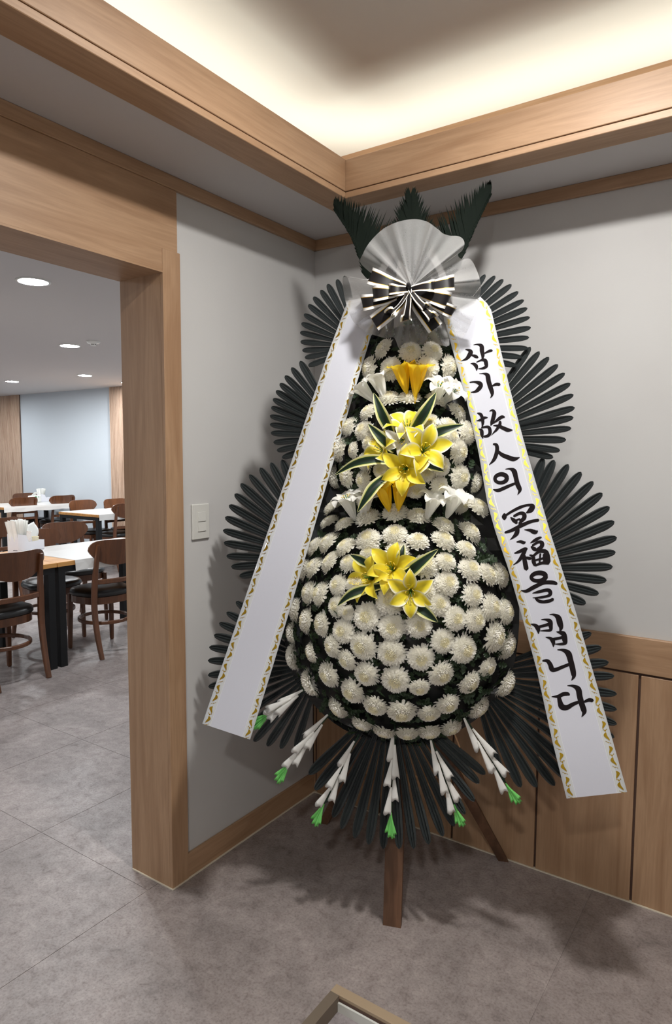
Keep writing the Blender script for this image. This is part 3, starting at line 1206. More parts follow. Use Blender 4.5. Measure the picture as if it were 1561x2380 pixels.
for side in (0, 1):
    o_ = side * (fr + 1) * nF_
    for i in range(fr):
        for k in range(nF_):
            a, c = o_ + i * nF_ + k, o_ + i * nF_ + (k + 1) % nF_
            fs.append((a, c, c + nF_, a + nF_) if side else (a, a + nF_, c + nF_, c))
film = obj('black_film', mesh('black_film', vs, fs, 'backing_black', None, False), wreath)
tag(film, 'crumpled black plastic film')

# ---- fans of black plastic blades
NL, NC = 12, 6
vs, fs = [], []
BS = [0, 0.12, 0.25, 0.38, 0.5, 0.62, 0.74, 0.82, 0.88, 0.925, 0.96, 0.985, 1.0]
for i in range(NL + 1):
    s_ = BS[i]
    wv = (0.22 + 0.78 * min(1.0, s_ / 0.75) ** 1.0)
    if s_ > 0.86:
        wv *= math.sqrt(max(0.0, 1 - ((s_ - 0.86) / 0.14) ** 2)) * 0.92 + 0.08
    for j in range(NC + 1):
        c = (j / NC) * 2 - 1
        ridge = (0.30 if j in (1, 5) else 0.0) + (0.16 if j == 3 else 0.0) - (0.12 if j in (2, 4) else 0.0)
        vs.append((s_, 0.5 * wv * c, wv * ridge))
w_ = NC + 1
for i in range(NL):
    for j in range(NC):
        a = i * w_ + j
        fs.append((a, a + w_, a + w_ + 1, a + 1))
nV = len(vs)
vs += [(v[0], v[1], v[2] - 0.10) for v in vs]
fs += [(nV + f[0], nV + f[3], nV + f[2], nV + f[1]) for f in fs]
for i in range(NL):
    a = i * w_
    fs.append((a, nV + a, nV + a + w_, a + w_))
    a = i * w_ + NC
    fs.append((a, a + w_, nV + a + w_, nV + a))
fs.append(tuple([NL * w_ + j for j in range(w_)] + [nV + NL * w_ + j for j in reversed(range(w_))]))
blade_me = mesh('blade', vs, fs, 'blade_plastic', None, False)

FANS = [  # hub px, blade width in metres, tips px
    ((838, 806), 0.0225, [(800, 641), (783, 649), (761, 660), (745, 674), (728, 690), (716, 708), (706, 730), (700, 751), (697, 772), (698, 794), (702, 814), (708, 831), (716, 850)]),
    ((1000, 808), 0.0225, [(1104, 634), (1127, 638), (1150, 641), (1169, 649), (1188, 661), (1204, 678), (1217, 697), (1225, 716), (1231, 737), (1233, 761), (1229, 784), (1227, 809), (1212, 830), (1200, 850)]),
    ((800, 1012), 0.0245, [(697, 839), (677, 854), (662, 873), (650, 891), (641, 908), (634, 927), (630, 946), (627, 966), (627, 986), (629, 1006), (635, 1028), (643, 1047), (655, 1064)]),
    ((1085, 1018), 0.0245, [(1232, 806), (1253, 817), (1275, 830), (1296, 847), (1312, 867), (1325, 891), (1332, 917), (1335, 947), (1332, 970), (1327, 995), (1315, 1022), (1301, 1047), (1285, 1063)]),
    ((752, 1302), 0.0285, [(655, 1068), (629, 1075), (604, 1087), (579, 1103), (559, 1124), (545, 1148), (532, 1174), (523, 1202), (518, 1232), (520, 1261), (526, 1292), (537, 1317), (556, 1339)]),
    ((1166, 1322), 0.0285, [(1262, 1064), (1287, 1069), (1320, 1079), (1350, 1097), (1378, 1119), (1399, 1146), (1416, 1178), (1427, 1212), (1433, 1249), (1430, 1283), (1423, 1317), (1409, 1349), (1391, 1380), (1361, 1403)]),
    ((748, 1545), 0.0285, [(548, 1398), (526, 1423), (509, 1448), (497, 1476), (486, 1504), (483, 1535), (483, 1569), (484, 1596), (494, 1625), (512, 1655), (536, 1682), (562, 1705), (589, 1723), (620, 1734), (651, 1740), (686, 1738)]),
    ((1092, 1570), 0.0290, [(1374, 1471), (1397, 1504), (1414, 1539), (1427, 1571), (1433, 1613), (1433, 1649), (1433, 1683), (1427, 1714), (1408, 1746), (1380, 1775), (1345, 1798), (1318, 1812), (1289, 1826), (1247, 1830), (1210, 1830), (1169, 1819)]),
    ((908, 1615), 0.0310, [(717, 1800), (731, 1836), (773, 1900), (792, 1927), (823, 1948), (856, 1963), (890, 1973), (927, 1973), (961, 1973), (996, 1963), (1029, 1944), (1055, 1921), (1102, 1863), (1080, 1893), (1113, 1821), (1127, 1800), (752, 1866)]),
]
hub = MB()
hub.box((-0.035, -0.035, -0.006), (0.035, 0.035, 0.006), 0, 0.003)
hub_me = hub.mesh('palm_fan', 'blade_plastic')
for fi, (hp, bw, tips) in enumerate(FANS):
    base_n = (0.016, 0.016, 0.010, 0.010, 0.006, 0.006, 0.018, 0.018, 0.022)[fi]
    H_ = at(hp[0], hp[1], base_n)
    fan = obj('palm_fan', hub_me, wreath, frame(H_, WN, WU))
    inv = frame(H_, WN, WU).inverted()
    for k, tp_ in enumerate(tips):
        T_ = at(tp_[0], tp_[1], base_n + 0.012 + 0.004 * (k % 2) + (0.02 if fi == 8 else 0.0))
        d = T_ - H_
        L = d.length
        xd = d.normalized()
        zd = (WN - xd * WN.dot(xd)).normalized()
        yd = zd.cross(xd)
        side = 1 if fi % 2 == 0 else -1
        roll = (0.34 if fi != 8 else 0.18) * side
        y2 = yd * math.cos(roll) + zd * math.sin(roll)
        z2 = xd.cross(y2)
        wj = bw * rnd.uniform(0.94, 1.05)
        st = 0.12
        P0 = H_ + d * st
        M_ = Matrix(((xd.x * L * (1 - st), y2.x * wj, z2.x * wj * 0.6, P0.x), (xd.y * L * (1 - st), y2.y * wj, z2.y * wj * 0.6, P0.y),
                     (xd.z * L * (1 - st), y2.z * wj, z2.z * wj * 0.6, P0.z), (0, 0, 0, 1)))
        obj('blade', blade_me, fan, inv @ M_)
    tag(fan, 'fan of dark ribbed plastic blades')

# ---- sago palm fronds at the top
def frond(path_px, k0, k1, spec, label):
    """path: stem in px from base to tip; spec: (side, angle at base, angle at tip, length px at base, mid, tip)"""
    pts = catmull([tuple(at(x, y, k0 + (k1 - k0) * i / (len(path_px) - 1))) for i, (x, y) in enumerate(path_px)], 12)
    pts = [Vector(p) for p in pts]
    b = MB()
    n = len(pts)
    b.tube(pts, [0.004 - 0.003 * i / n for i in range(n)], 6)
    o = b.build('palm_frond', 'palm_green', wreath, True)
    lf = MB()
    for side, a0, a1, l0, l1, l2 in spec:
        cnt = 84
        for c in range(cnt):
            u = 0.02 + 0.98 * c / (cnt - 1)
            i = min(int(u * (n - 1)), n - 2)
            P = pts[i].lerp(pts[i + 1], u * (n - 1) - i)
            tg = (pts[i + 1] - pts[i]).normalized()
            sd_ = WN.cross(tg).normalized() * side
            ang = a0 + (a1 - a0) * u + rnd.uniform(-0.05, 0.05)
            dr = (tg * math.cos(ang) + sd_ * math.sin(ang) + WN * rnd.uniform(-0.05, 0.12)).normalized()
            ln = (l0 + (l1 - l0) * u * 2 if u < 0.5 else l1 + (l2 - l1) * (u - 0.5) * 2) * rnd.uniform(0.9, 1.08) * 2.2 / F_PX
            wv = dr.cross(WN).normalized() * 0.0040
            m1 = P + dr * ln * 0.5 + WN * 0.006
            E_ = P + dr * ln
            q = Vector((0, 0, 0))
            lf.add([P - wv * 0.6, P + wv * 0.6, m1 + wv, E_, m1 - wv], [(0, 1, 2, 4), (4, 2, 3)])
    l_ = lf.build('leaflet', 'palm_green', o)
    l_['kind'] = 'stuff'
    tag(o, label)


frond([(866, 660), (826, 560), (779, 489)], 0.03, -0.02, [(-1, 0.80, 0.42, 150, 96, 34), (1, 0.35, 0.15, 44, 24, 8)], 'dark green palm frond')
frond([(958, 640), (957, 560), (955, 470)], 0.03, -0.02, [(-1, 0.60, 0.16, 120, 96, 40), (1, 0.60, 0.16, 120, 96, 40)], 'dark green palm frond')
frond([(1040, 650), (1084, 560), (1138, 456)], 0.03, -0.02, [(1, 0.80, 0.40, 150, 108, 38), (-1, 0.35, 0.15, 44, 24, 8)], 'dark green palm frond')

# ---- chrysanthemums
def mum_meshes(seed, cup_):
    """ball-shaped flower: cupped petals in a spiral, the inner ones curling in, the outer ones spreading"""
    r = random.Random(seed)
    outer, inner = MB(), MB()
    n = 340
    for k in range(n):
        u = (k + 0.5) / n
        phi = math.radians(3 + 94 * u ** 0.60)
        az = k * 2.399963 + r.uniform(-0.12, 0.12)
        rc = Vector((0.56 * math.sin(phi), 0, 0.40 * math.cos(phi)))
        out = Vector((math.sin(phi), 0, math.cos(phi)))
        tan_ = Vector((math.cos(phi), 0, -math.sin(phi)))
        ln = (0.20 + 0.27 * u) * r.uniform(0.85, 1.15)
        if u > 0.86:
            ln *= r.uniform(0.9, 1.35)
        curl = (1.0 - 0.95 * u) * cup_
        d0 = (out + tan_ * (0.15 + 0.65 * u)).normalized()
        d1 = (out - tan_ * curl + Vector((0, 0, 0.22))).normalized()
        wd = (0.050 + 0.032 * u) * r.uniform(0.9, 1.15)
        P0 = rc * 0.9
        P1 = P0 + d0 * ln * 0.50
        P2 = P1 + (d0 + d1).normalized() * ln * 0.32
        P3 = P2 + d1 * ln * 0.22
        y = Vector((math.sin(az * 3.1) * 0.15, 1, 0)).normalized()
        cupv = (out - tan_ * 0.3) * wd * 0.45
        pts = [P0 + y * wd * 0.6, P0 - y * wd * 0.6,
               P1 + y * wd + cupv, P1, P1 - y * wd + cupv,
               P2 + y * wd * 0.92 + cupv, P2, P2 - y * wd * 0.92 + cupv,
               P3 + cupv * 0.8 + y * wd * 0.3, P3 + cupv * 0.8 - y * wd * 0.3]
        c, s = math.cos(az), math.sin(az)
        pts = [(p.x * c - p.y * s, p.x * s + p.y * c, p.z) for p in pts]
        (inner if u < 0.16 else outer).add(pts, [(0, 1, 3), (0, 3, 2), (1, 4, 3), (2, 3, 6, 5), (3, 4, 7, 6), (5, 6, 8), (6, 9, 8), (6, 7, 9)])
    core = []
    for i in range(7):
        ph = PI * 0.66 * i / 6
        for k in range(14):
            a = 2 * PI * k / 14
            core.append((0.53 * math.sin(ph) * math.cos(a), 0.53 * math.sin(ph) * math.sin(a), 0.37 * math.cos(ph)))
    cf = [(i * 14 + k, (i + 1) * 14 + k, (i + 1) * 14 + (k + 1) % 14, i * 14 + (k + 1) % 14) for i in range(6) for k in range(14)]
    outer.add(core, cf)
    return outer.mesh('chrysanthemum', 'mum_white', False), inner.mesh('flower_center', 'mum_cream', False)


MUMS = [mum_meshes(11 + s, c) for s, c in ((0, 1.0), (1, 0.85), (2, 1.1), (3, 0.6))]
FL = [  # x, y, larger size in px
    (886, 807, 54), (954, 814, 54), (1008, 813, 52), (853, 856, 58), (905, 858, 56), (997, 854, 56), (1048, 854, 58), (903, 920, 54), (951, 918, 56), (1016, 925, 54),
    (853, 954, 50), (1066, 954, 54), (1004, 979, 46), (1045, 988, 48), (1090, 1004, 60), (807, 989, 50), (841, 997, 50), (783, 1044, 62), (817, 1046, 42), (845, 1072, 46),
    (857, 1025, 50), (908, 978, 46), (1052, 1012, 46), (1071, 1050, 60), (1028, 1083, 52), (990, 1097, 52), (772, 1110, 58), (800, 1107, 56), (840, 1117, 50), (882, 1093, 40),
    (1023, 1129, 46), (1074, 1109, 58), (1110, 1124, 48), (1114, 1174, 56), (1079, 1170, 52), (967, 1139, 48), (840, 1166, 48), (770, 1176, 50),
    (852, 1196, 62), (917, 1185, 64), (974, 1194, 58), (763, 1209, 52), (797, 1214, 50), (1033, 1216, 56), (1096, 1232, 62), (853, 1249, 62), (917, 1237, 60), (971, 1253, 54),
    (1033, 1251, 60), (800, 1267, 56), (758, 1257, 58), (728, 1267, 56), (857, 1281, 52), (922, 1277, 58), (1086, 1273, 52), (1038, 1301, 52), (991, 1311, 64), (762, 1302, 60),
    (809, 1304, 50), (725, 1315, 56), (703, 1322, 54), (1096, 1320, 62), (1139, 1332, 60), (1167, 1334, 64), (1042, 1353, 62), (781, 1359, 52), (820, 1352, 50), (712, 1376, 56),
    (739, 1378, 60), (1103, 1382, 58), (992, 1368, 54), (904, 1396, 68), (1021, 1403, 62), (1147, 1410, 64), (1180, 1421, 62), (779, 1409, 54), (805, 1424, 38), (1061, 1438, 60),
    (1109, 1440, 62), (850, 1434, 68), (742, 1451, 60), (706, 1441, 62), (681, 1416, 60), (794, 1467, 60), (910, 1460, 66), (975, 1454, 64), (1156, 1483, 76), (1183, 1504, 68),
    (1031, 1492, 60), (1083, 1512, 70), (673, 1471, 52), (675, 1527, 64), (719, 1519, 50), (767, 1504, 56), (839, 1504, 72), (908, 1521, 70), (979, 1533, 66), (802, 1537, 54),
    (848, 1571, 62), (918, 1585, 70), (975, 1602, 50), (1029, 1571, 66), (1095, 1591, 60), (1137, 1554, 50), (1181, 1594, 66), (714, 1589, 68), (758, 1571, 64), (814, 1610, 64),
    (869, 1645, 60), (933, 1660, 72), (998, 1664, 58), (1043, 1641, 58), (1116, 1650, 64), (781, 1650, 58), (839, 1687, 54), (891, 1706, 56), (946, 1710, 54), (998, 1706, 58), (1050, 1696, 56),
]
for k, (x, y, s) in enumerate(FL):
    ex, ey, r, nn = dome(x, y)
    ti = tier_of(y)
    if ti < 2 and ey > 0:
        ey *= 0.45
    elif ey > 0:
        ey *= 0.86
    rr = math.hypot(ex, ey)
    tilt = math.radians(min(76, 76 * min(rr, 1.15) ** 1.1)) + rnd.uniform(-0.14, 0.10)
    dir2 = (WU * ex - WV * ey)
    dir2 = dir2.normalized() if dir2.length > 1e-4 else WV.copy()
    view = (CAM - WF - at(x, y, nn)).normalized()
    zd = (WN * 0.6 + view * 0.4).normalized() * math.cos(tilt) + dir2 * math.sin(tilt)
    zd += Vector((rnd.uniform(-1, 1), rnd.uniform(-1, 1), rnd.uniform(-1, 1))) * 0.10
    zd.normalize()
    P = at(x, y, nn + 0.012)
    R = s * 0.5 / F_PX * depth(P) * 1.03
    P = P - zd * R * 0.16
    a = rnd.uniform(0, 2 * PI)
    hint = WU * math.cos(a) + WV * math.sin(a)
    mi = rnd.choice((0, 0, 1, 2, 2, 3))
    sc_ = (R * 1.02, R * 1.02, R * (0.86 if mi != 3 else 0.74))
    M_ = frame(P, zd, hint, sc_)
    o = obj('chrysanthemum', MUMS[mi][0], wreath, M_)
    obj('flower_center', MUMS[mi][1], o)

# ---- leaves and stems between the flowers (nobody could count them)
b = MB()
for k in range(1500):
    ti = rnd.choices((0, 1, 2), (0.12, 0.30, 0.58))[0]
    cx, cy, rx, ry, n0, dn = TIERS[ti]
    a, q = rnd.uniform(0, 2 * PI), math.sqrt(rnd.uniform(0, 1)) * 1.02
    x, y = cx + rx * q * math.cos(a), cy + ry * q * math.sin(a)
    ex, ey, r, nn = dome(x, y, ti)
    P = at(x, y, nn - rnd.uniform(0.0, 0.035))
    zd = (WN + WU * ex * 0.9 - WV * ey * 0.9 + Vector((rnd.uniform(-1, 1), rnd.uniform(-1, 1), rnd.uniform(-1, 1))) * 0.7).normalized()
    an = rnd.uniform(0, 2 * PI)
    M_ = frame(P, zd, WU * math.cos(an) + WV * math.sin(an))
    L = rnd.uniform(0.018, 0.042)
    pr = [(0, 0.0), (0.2, 0.30), (0.32, 0.16), (0.5, 0.40), (0.62, 0.18), (0.78, 0.26), (1.0, 0.0)]
    up = [(M_ @ Vector((p * L, w * L, 0.10 * L * math.sin(p * 3)))) for p, w in pr]
    dn_ = [(M_ @ Vector((p * L, -w * L, 0.10 * L * math.sin(p * 3)))) for p, w in pr[1:-1]]
    mid = [(M_ @ Vector((p * L, 0, -0.05 * L))) for p, w in pr[1:-1]]
    vv = up + dn_ + mid
    ff = [(0, 12, 1), (0, 7, 12)]
    for i in range(4):
        ff += [(1 + i, 12 + i, 13 + i, 2 + i), (12 + i, 7 + i, 8 + i, 13 + i)]
    ff += [(5, 16, 6), (16, 11, 6)]
    b.add(vv, ff)
fo = b.build('foliage', 'foliage_green', wreath)
tag(fo, 'dark green leaves between the flowers', None, None, 'stuff')

# ---- lilies
def petal_mesh(name, mt, path, wmax, cupf, wpow=1.0, flat=0.0):
    """path: list of (r, z) from throat to tip, unit size"""
    pts = catmull(path, 4)
    n = len(pts)
    vs, uvs, fs = [], [], []
    for i, (r, z) in enumerate(pts):
        u = i / (n - 1)
        w = wmax * (math.sin(PI * min(1.0, u * 0.93 + 0.07) ** 1.15)) ** wpow
        w = max(w, 0.01 if i == n - 1 else 0.035)
        for j in range(5):
            c = j / 2 - 1
            wav = 0.035 * math.sin(u * 9 + c * 2) * abs(c) * u
            vs.append((r, w * c, z + cupf * w * c * c + wav - 0.02 * (1 - abs(c))))
            uvs.append((max(abs(c), (u - 0.72) / 0.28 if u > 0.72 else 0) if True else 0, u))
    for i in range(n - 1):
        for j in range(4):
            a = i * 5 + j
            fs.append((a, a + 5, a + 6, a + 1))
    return mesh(name, vs, fs, mt, None, True, uvs)


OPEN = [(0.05, -0.62), (0.20, -0.28), (0.50, 0.00), (0.85, 0.08), (1.15, -0.04)]
TRUMP = [(0.05, -1.10), (0.10, -0.70), (0.20, -0.30), (0.38, 0.02), (0.70, 0.12), (0.86, -0.04)]
TULIP = [(0.05, -1.0), (0.10, -0.60), (0.18, -0.20), (0.34, 0.06), (0.58, 0.16)]
PET = {
    'yellow': (petal_mesh('petal', 'lily_yellow', OPEN, 0.30, 0.35, 1.25), OPEN),
    'bicolor': (petal_mesh('petal', 'lily_yellow_white', OPEN, 0.33, 0.35, 1.25), OPEN),
    'white': (petal_mesh('petal', 'lily_white', OPEN, 0.24, 0.4), OPEN),
    'trumpet': (petal_mesh('petal', 'lily_white', TRUMP, 0.30, 0.3, 0.7), TRUMP),
    'tulip': (petal_mesh('petal', 'trumpet_yellow', TULIP, 0.26, 0.25, 0.8), TULIP),
}
st = MB()
for k in range(6):
    a = 2 * PI * k / 6 + 0.3
    p = [Vector((0.03 * math.cos(a), 0.03 * math.sin(a), -0.5)), Vector((0.10 * math.cos(a), 0.10 * math.sin(a), -0.1)), Vector((0.19 * math.cos(a), 0.19 * math.sin(a), 0.12))]
    st.tube(p, 0.012, 5, 0)
    e = p[2]
    t2 = Vector((-math.sin(a), math.cos(a), 0.1))
    st.tube([e - t2 * 0.06, e, e + t2 * 0.06], [0.012, 0.024, 0.012], 5, 1)
st.tube([(0, 0, -0.5), (0, 0, 0.16)], [0.02, 0.022], 6, 0)
st_me = st.mesh('stamens', ['stamen_green', 'anther_yellow'], True)
neck = MB()
neck.tube([(0, 0, -1.25), (0, 0, -0.95), (0, 0, -0.55)], [0.03, 0.07, 0.09], 10)
NECK = {k: neck.mesh('lily', 'stem_green' if k != 'tulip' else 'trumpet_yellow', True) for k in ('g', 'tulip')}
neck2 = MB()
neck2.tube([(0, 0, -0.85), (0, 0, -0.70), (0, 0, -0.5)], [0.03, 0.06, 0.07], 10)
NECK['open'] = neck2.mesh('lily', 'stamen_green', True)


def lily(kind, x, y, size, face, k, label, spin=0.0, stam=True):
    """x,y: mouth of the flower in px; size: petal reach in px; face: (right, up, out)"""
    P = at(x, y, k)
    zd = (WU * face[0] + WV * face[1] + WN * face[2]).normalized()
    R = size / F_PX * depth(P)
    M_ = frame(P, zd, WU * math.cos(spin) + WV * math.sin(spin), (R, R, R))
    o = obj('lily', NECK['tulip' if kind == 'tulip' else ('g' if kind == 'trumpet' else 'open')], wreath, M_)
    for q in range(6):
        sc_ = 1.0 if q % 2 == 0 else 0.93
        mm = Matrix.Rotation(q * PI / 3, 4, 'Z') @ Matrix.Scale(sc_, 4)
        mm = Matrix.Translation((0, 0, 0.015 if q % 2 else 0.0)) @ mm
        obj('petal', PET[kind][0], o, mm)
    if stam:
        obj('stamens', st_me, o)
    tag(o, label)


YL, WL = 'yellow lily', 'white lily'
lily('tulip', 932, 855, 60, (-0.22, 0.95, 0.25), 0.150, 'yellow cup-shaped lily', 0.3, False)
lily('tulip', 972, 855, 66, (0.12, 0.95, 0.30), 0.160, 'yellow cup-shaped lily', 0.0, False)
lily('trumpet', 876, 878, 50, (-0.35, 0.9, 0.2), 0.135, WL, 0.2, False)
lily('trumpet', 838, 899, 46, (-0.75, 0.75, 0.25), 0.125, WL, 0.5, False)
lily('trumpet', 1024, 896, 52, (0.35, 0.75, 0.5), 0.140, WL, 0.1)
lily('trumpet', 1058, 905, 46, (0.6, 0.5, 0.5), 0.120, WL, 0.4)
lily('bicolor', 946, 985, 54, (0.05, 0.75, 0.65), 0.175, 'yellow lily with white rims', 0.5)
lily('white', 932, 1024, 40, (-0.05, -0.25, 1.0), 0.215, WL, 0.5)
lily('bicolor', 988, 1042, 60, (0.30, 0.10, 0.9), 0.215, 'yellow lily with white rims', 0.25)
lily('bicolor', 879, 1042, 48, (-0.55, 0.35, 0.7), 0.190, 'yellow lily with white rims', 0.0)
lily('yellow', 939, 1090, 56, (0.0, -0.12, 1.0), 0.225, YL, 0.45)
lily('tulip', 890, 1134, 60, (-0.22, 0.9, 0.4), 0.175, 'yellow cup-shaped lily', 0.2, False)
lily('tulip', 932, 1130, 60, (0.14, 0.9, 0.4), 0.180, 'yellow cup-shaped lily', 0.1, False)
lily('trumpet', 805, 1158, 52, (-0.30, 0.85, 0.35), 0.140, WL, 0.1)
lily('trumpet', 848, 1158, 50, (0.05, 0.95, 0.2), 0.150, WL, 0.1, False)
lily('trumpet', 1010, 1158, 50, (0.35, 0.9, 0.3), 0.165, WL, 0.3, False)
lily('trumpet', 1060, 1152, 54, (0.35, 0.85, 0.3), 0.150, WL, 0.0, False)
lily('yellow', 908, 1318, 58, (-0.05, 0.25, 1.0), 0.225, YL, 0.35)
lily('yellow', 851, 1342, 56, (-0.45, 0.12, 0.85), 0.215, YL, 0.1)
lily('bicolor', 953, 1378, 54, (0.10, -0.10, 1.0), 0.240, 'yellow lily with white rims', 0.55)

# ---- striped leaves
def striped(pts_px, wpx, k0, k1, arch=0.02):
    pts = [Vector(p) for p in catmull([tuple(at(x, y, k0 + (k1 - k0) * (i / (len(pts_px) - 1)) + arch * math.sin(PI * i / (len(pts_px) - 1)))) for i, (x, y) in enumerate(pts_px)], 5)]
    n = len(pts)
    vs, uvs, fs = [], [], []
    for i, P in enumerate(pts):
        u = i / (n - 1)
        tg = (pts[min(i + 1, n - 1)] - pts[max(i - 1, 0)]).normalized()
        sd_ = WN.cross(tg).normalized()
        w = wpx * 0.5 / F_PX * 2.0 * (0.55 + 0.45 * math.sin(min(1, u * 2) * PI / 2)) * (1 - max(0, (u - 0.45) / 0.55) ** 1.6)
        w = max(w, 0.0006)
        for j in range(7):
            c = j / 3 - 1
            vs.append(P + sd_ * w * c + WN * (0.35 * w * (abs(c) - 0.5)))
            uvs.append((abs(c) if abs(c) > 0 else 0.0, u))
    for i in range(n - 1):
        for j in range(6):
            a = i * 7 + j
            fs.append((a, a + 7, a + 8, a + 1))
    o = obj('striped_leaf', mesh('striped_leaf', vs, fs, 'variegated', None, True, uvs), wreath)
    tag(o, 'green leaf with cream margins')


for pts_px, w, k0, k1 in (
        ([(910, 1008), (888, 965), (868, 913)], 30, 0.17, 0.20), ([(955, 1006), (985, 962), (1013, 912)], 32, 0.17, 0.20),
        ([(918, 1048), (886, 1018), (855, 985)], 28, 0.18, 0.20), ([(980, 1026), (1022, 1003), (1077, 987)], 30, 0.18, 0.19),
        ([(912, 1072), (868, 1068), (822, 1078), (778, 1104)], 26, 0.20, 0.20), ([(905, 1102), (872, 1128), (850, 1158), (830, 1191)], 28, 0.20, 0.22),
        ([(950, 1070), (990, 1078), (1032, 1096)], 26, 0.20, 0.20), ([(930, 1350), (965, 1318), (1018, 1276)], 32, 0.21, 0.23),
        ([(885, 1362), (838, 1372), (808, 1386), (784, 1408)], 26, 0.20, 0.22), ([(955, 1398), (985, 1420), (1017, 1446)], 30, 0.21, 0.23),
        ([(862, 1316), (838, 1302), (814, 1290)], 24, 0.20, 0.21), ([(926, 1312), (932, 1290), (938, 1266)], 22, 0.20, 0.21)):
    striped(pts_px, w, k0, k1)

# ---- gladiolus spikes below
def floret_mesh(name, mt, tubew, mouth, scallop):
    b = MB()
    n, m_ = 18, 7
    vs = []
    for i in range(m_ + 1):
        u = i / m_
        r = tubew + (mouth - tubew) * u ** 1.25
        if u > 0.92:
            r *= 0.96
        for k in range(n):
            a = 2 * PI * k / n
            x = u + (scallop * (0.5 + 0.5 * math.cos(3 * a + 0.4)) - scallop * 0.6 if i == m_ else 0)
            rr = r * (1 + 0.12 * math.cos(3 * a) * u)
            vs.append((x, rr * math.cos(a), 0.62 * rr * math.sin(a)))
    fs = [(i * n + k, i * n + (k + 1) % n, (i + 1) * n + (k + 1) % n, (i + 1) * n + k) for i in range(m_) for k in range(n)]
    # folded inside of the mouth
    base = len(vs)
    for k in range(n):
        a = 2 * PI * k / n
        vs.append((0.80, 0.45 * mouth * math.cos(a), 0.30 * mouth * math.sin(a)))
    fs += [(m_ * n + k, m_ * n + (k + 1) % n, base + (k + 1) % n, base + k) for k in range(n)]
    fs.append(tuple(base + k for k in range(n)))
    b.add(vs, fs)
    return b.mesh(name, mt, True)


FLORET = floret_mesh('floret', 'glad_white', 0.045, 0.185, 0.10)
BUD = floret_mesh('bud', 'bud_green', 0.05, 0.155, 0.06)
SPIKES = [((704, 1606), (583, 1690), 0.42), ((762, 1664), (640, 1818), 0.30), ((824, 1726), (728, 1919), 0.27), ((917, 1700), (907, 1950), 0.25), ((1004, 1722), (1074, 1923), 0.27), ((1082, 1670), (1206, 1870), 0.25)]
for si, (bp, tp_, gf) in enumerate(SPIKES):
    A_, B_ = at(bp[0], bp[1], 0.085), at(tp_[0], tp_[1], 0.075)
    d = B_ - A_
    L = d.length
    xd = d.normalized()
    sd_ = WN.cross(xd).normalized()
    b = MB()
    b.tube([A_ - xd * 0.03, A_.lerp(B_, 0.5), A_ + d * (1 - gf * 0.6)], 0.0025, 6)
    sp = b.build('gladiolus_spike', 'stem_green', wreath, True)
    tag(sp, 'white gladiolus spike with green buds')
    nfl = 5
    for q in range(nfl):
        u = (1 - gf) * (-0.02 + 0.70 * q / (nfl - 1))
        sgn = 1 if q % 2 else -1
        P = A_ + d * u + WN * (0.004 + 0.004 * (q % 3)) + sd_ * sgn * 0.003
        ln = (0.098 - 0.004 * q) * rnd.uniform(0.92, 1.08)
        ln = min(ln, L * (1 - gf) - L * u + 0.02)
        dr = (xd + sd_ * sgn * rnd.uniform(0.06, 0.16) + WN * 0.05).normalized()
        M_ = frame(P, WN - dr * WN.dot(dr), dr, (1, 1, 1))
        M_ = M_ @ Matrix.Rotation(rnd.uniform(-0.6, 0.6), 4, 'X') @ Matrix.Diagonal((ln, 0.072, 0.08, 1))
        obj('floret', FLORET, sp, M_)
    for q in range(4):
        off = (-0.9, -0.25, 0.45, 1.0)[q]
        u = 1 - gf * (1.0 - 0.10 * (q % 2))
        P = A_ + d * u + WN * 0.002 * q
        ln = L * gf * (0.98 - 0.12 * (q % 2)) * (0.85 if q in (0, 3) else 1.0)
        dr = (xd + sd_ * off * 0.24).normalized()
        M_ = frame(P, WN - dr * WN.dot(dr), dr) @ Matrix.Diagonal((ln * 0.95, 0.040, 0.05, 1))
        obj('bud', BUD, sp, M_)

b = MB()
b.tube([at(1056, 1706, 0.05), at(1068, 1737, 0.06)], 0.0028, 6)
b.build('bamboo_stick', 'stand_wood_pale', wreath, True)

# ================================================================== GAUZE, BOW AND PRINTED RIBBONS (they hang on the wreath)
C0 = (955, 668)
BORDER = [(804, 707), (798, 676), (797, 644), (822, 645), (848, 650), (866, 640), (850, 625), (836, 608), (843, 590), (853, 571), (870, 550), (890, 532), (908, 522), (926, 515), (944, 511), (963, 509), (978, 511), (992, 515),
          (1002, 521), (1011, 528), (1020, 535), (1028, 542), (1038, 546), (1048, 548), (1060, 548), (1070, 551), (1077, 558), (1079, 567), (1077, 576), (1072, 584), (1066, 588), (1064, 592), (1066, 598), (1074, 602), (1084, 601), (1092, 602),
          (1100, 612), (1106, 625), (1112, 640), (1116, 656), (1117, 672), (1115, 688), (1110, 712), (1098, 742), (1086, 768), (1073, 787), (1060, 776), (1048, 765), (1036, 756), (1044, 803), (1010, 800), (976, 802), (945, 806), (928, 812), (916, 785), (898, 786), (880, 782), (856, 774), (833, 760), (820, 746), (812, 730)]
BORDER = [p[:2] for p in catmull(BORDER + BORDER[:1], 3)[:-1]]
nB, nR = len(BORDER), 12
vs, fs = [], []
for i in range(nR + 1):
    q = 0.03 + 0.97 * i / nR
    for k, (x, y) in enumerate(BORDER):
        a = math.atan2(y - C0[1], x - C0[0])
        fold = (0.024 * (1 - abs(math.sin(5.5 * a + 0.6)) ** 0.6 * 2) + 0.008 * math.sin(13 * a + 2 + q * 1.5) + 0.004 * math.sin(29 * a)) * min(1, q * 1.6)
        lower = 1 if y > 700 else 0
        kN = 0.150 + fold + (0.015 * math.sin(q * PI)) - (0.04 * q if not lower else 0.0)
        # the rim of the upper lobe curls forward a little
        px_, py_ = C0[0] + (x - C0[0]) * q, C0[1] + (y - C0[1]) * q
        vs.append(at(px_, py_, kN) + WF)
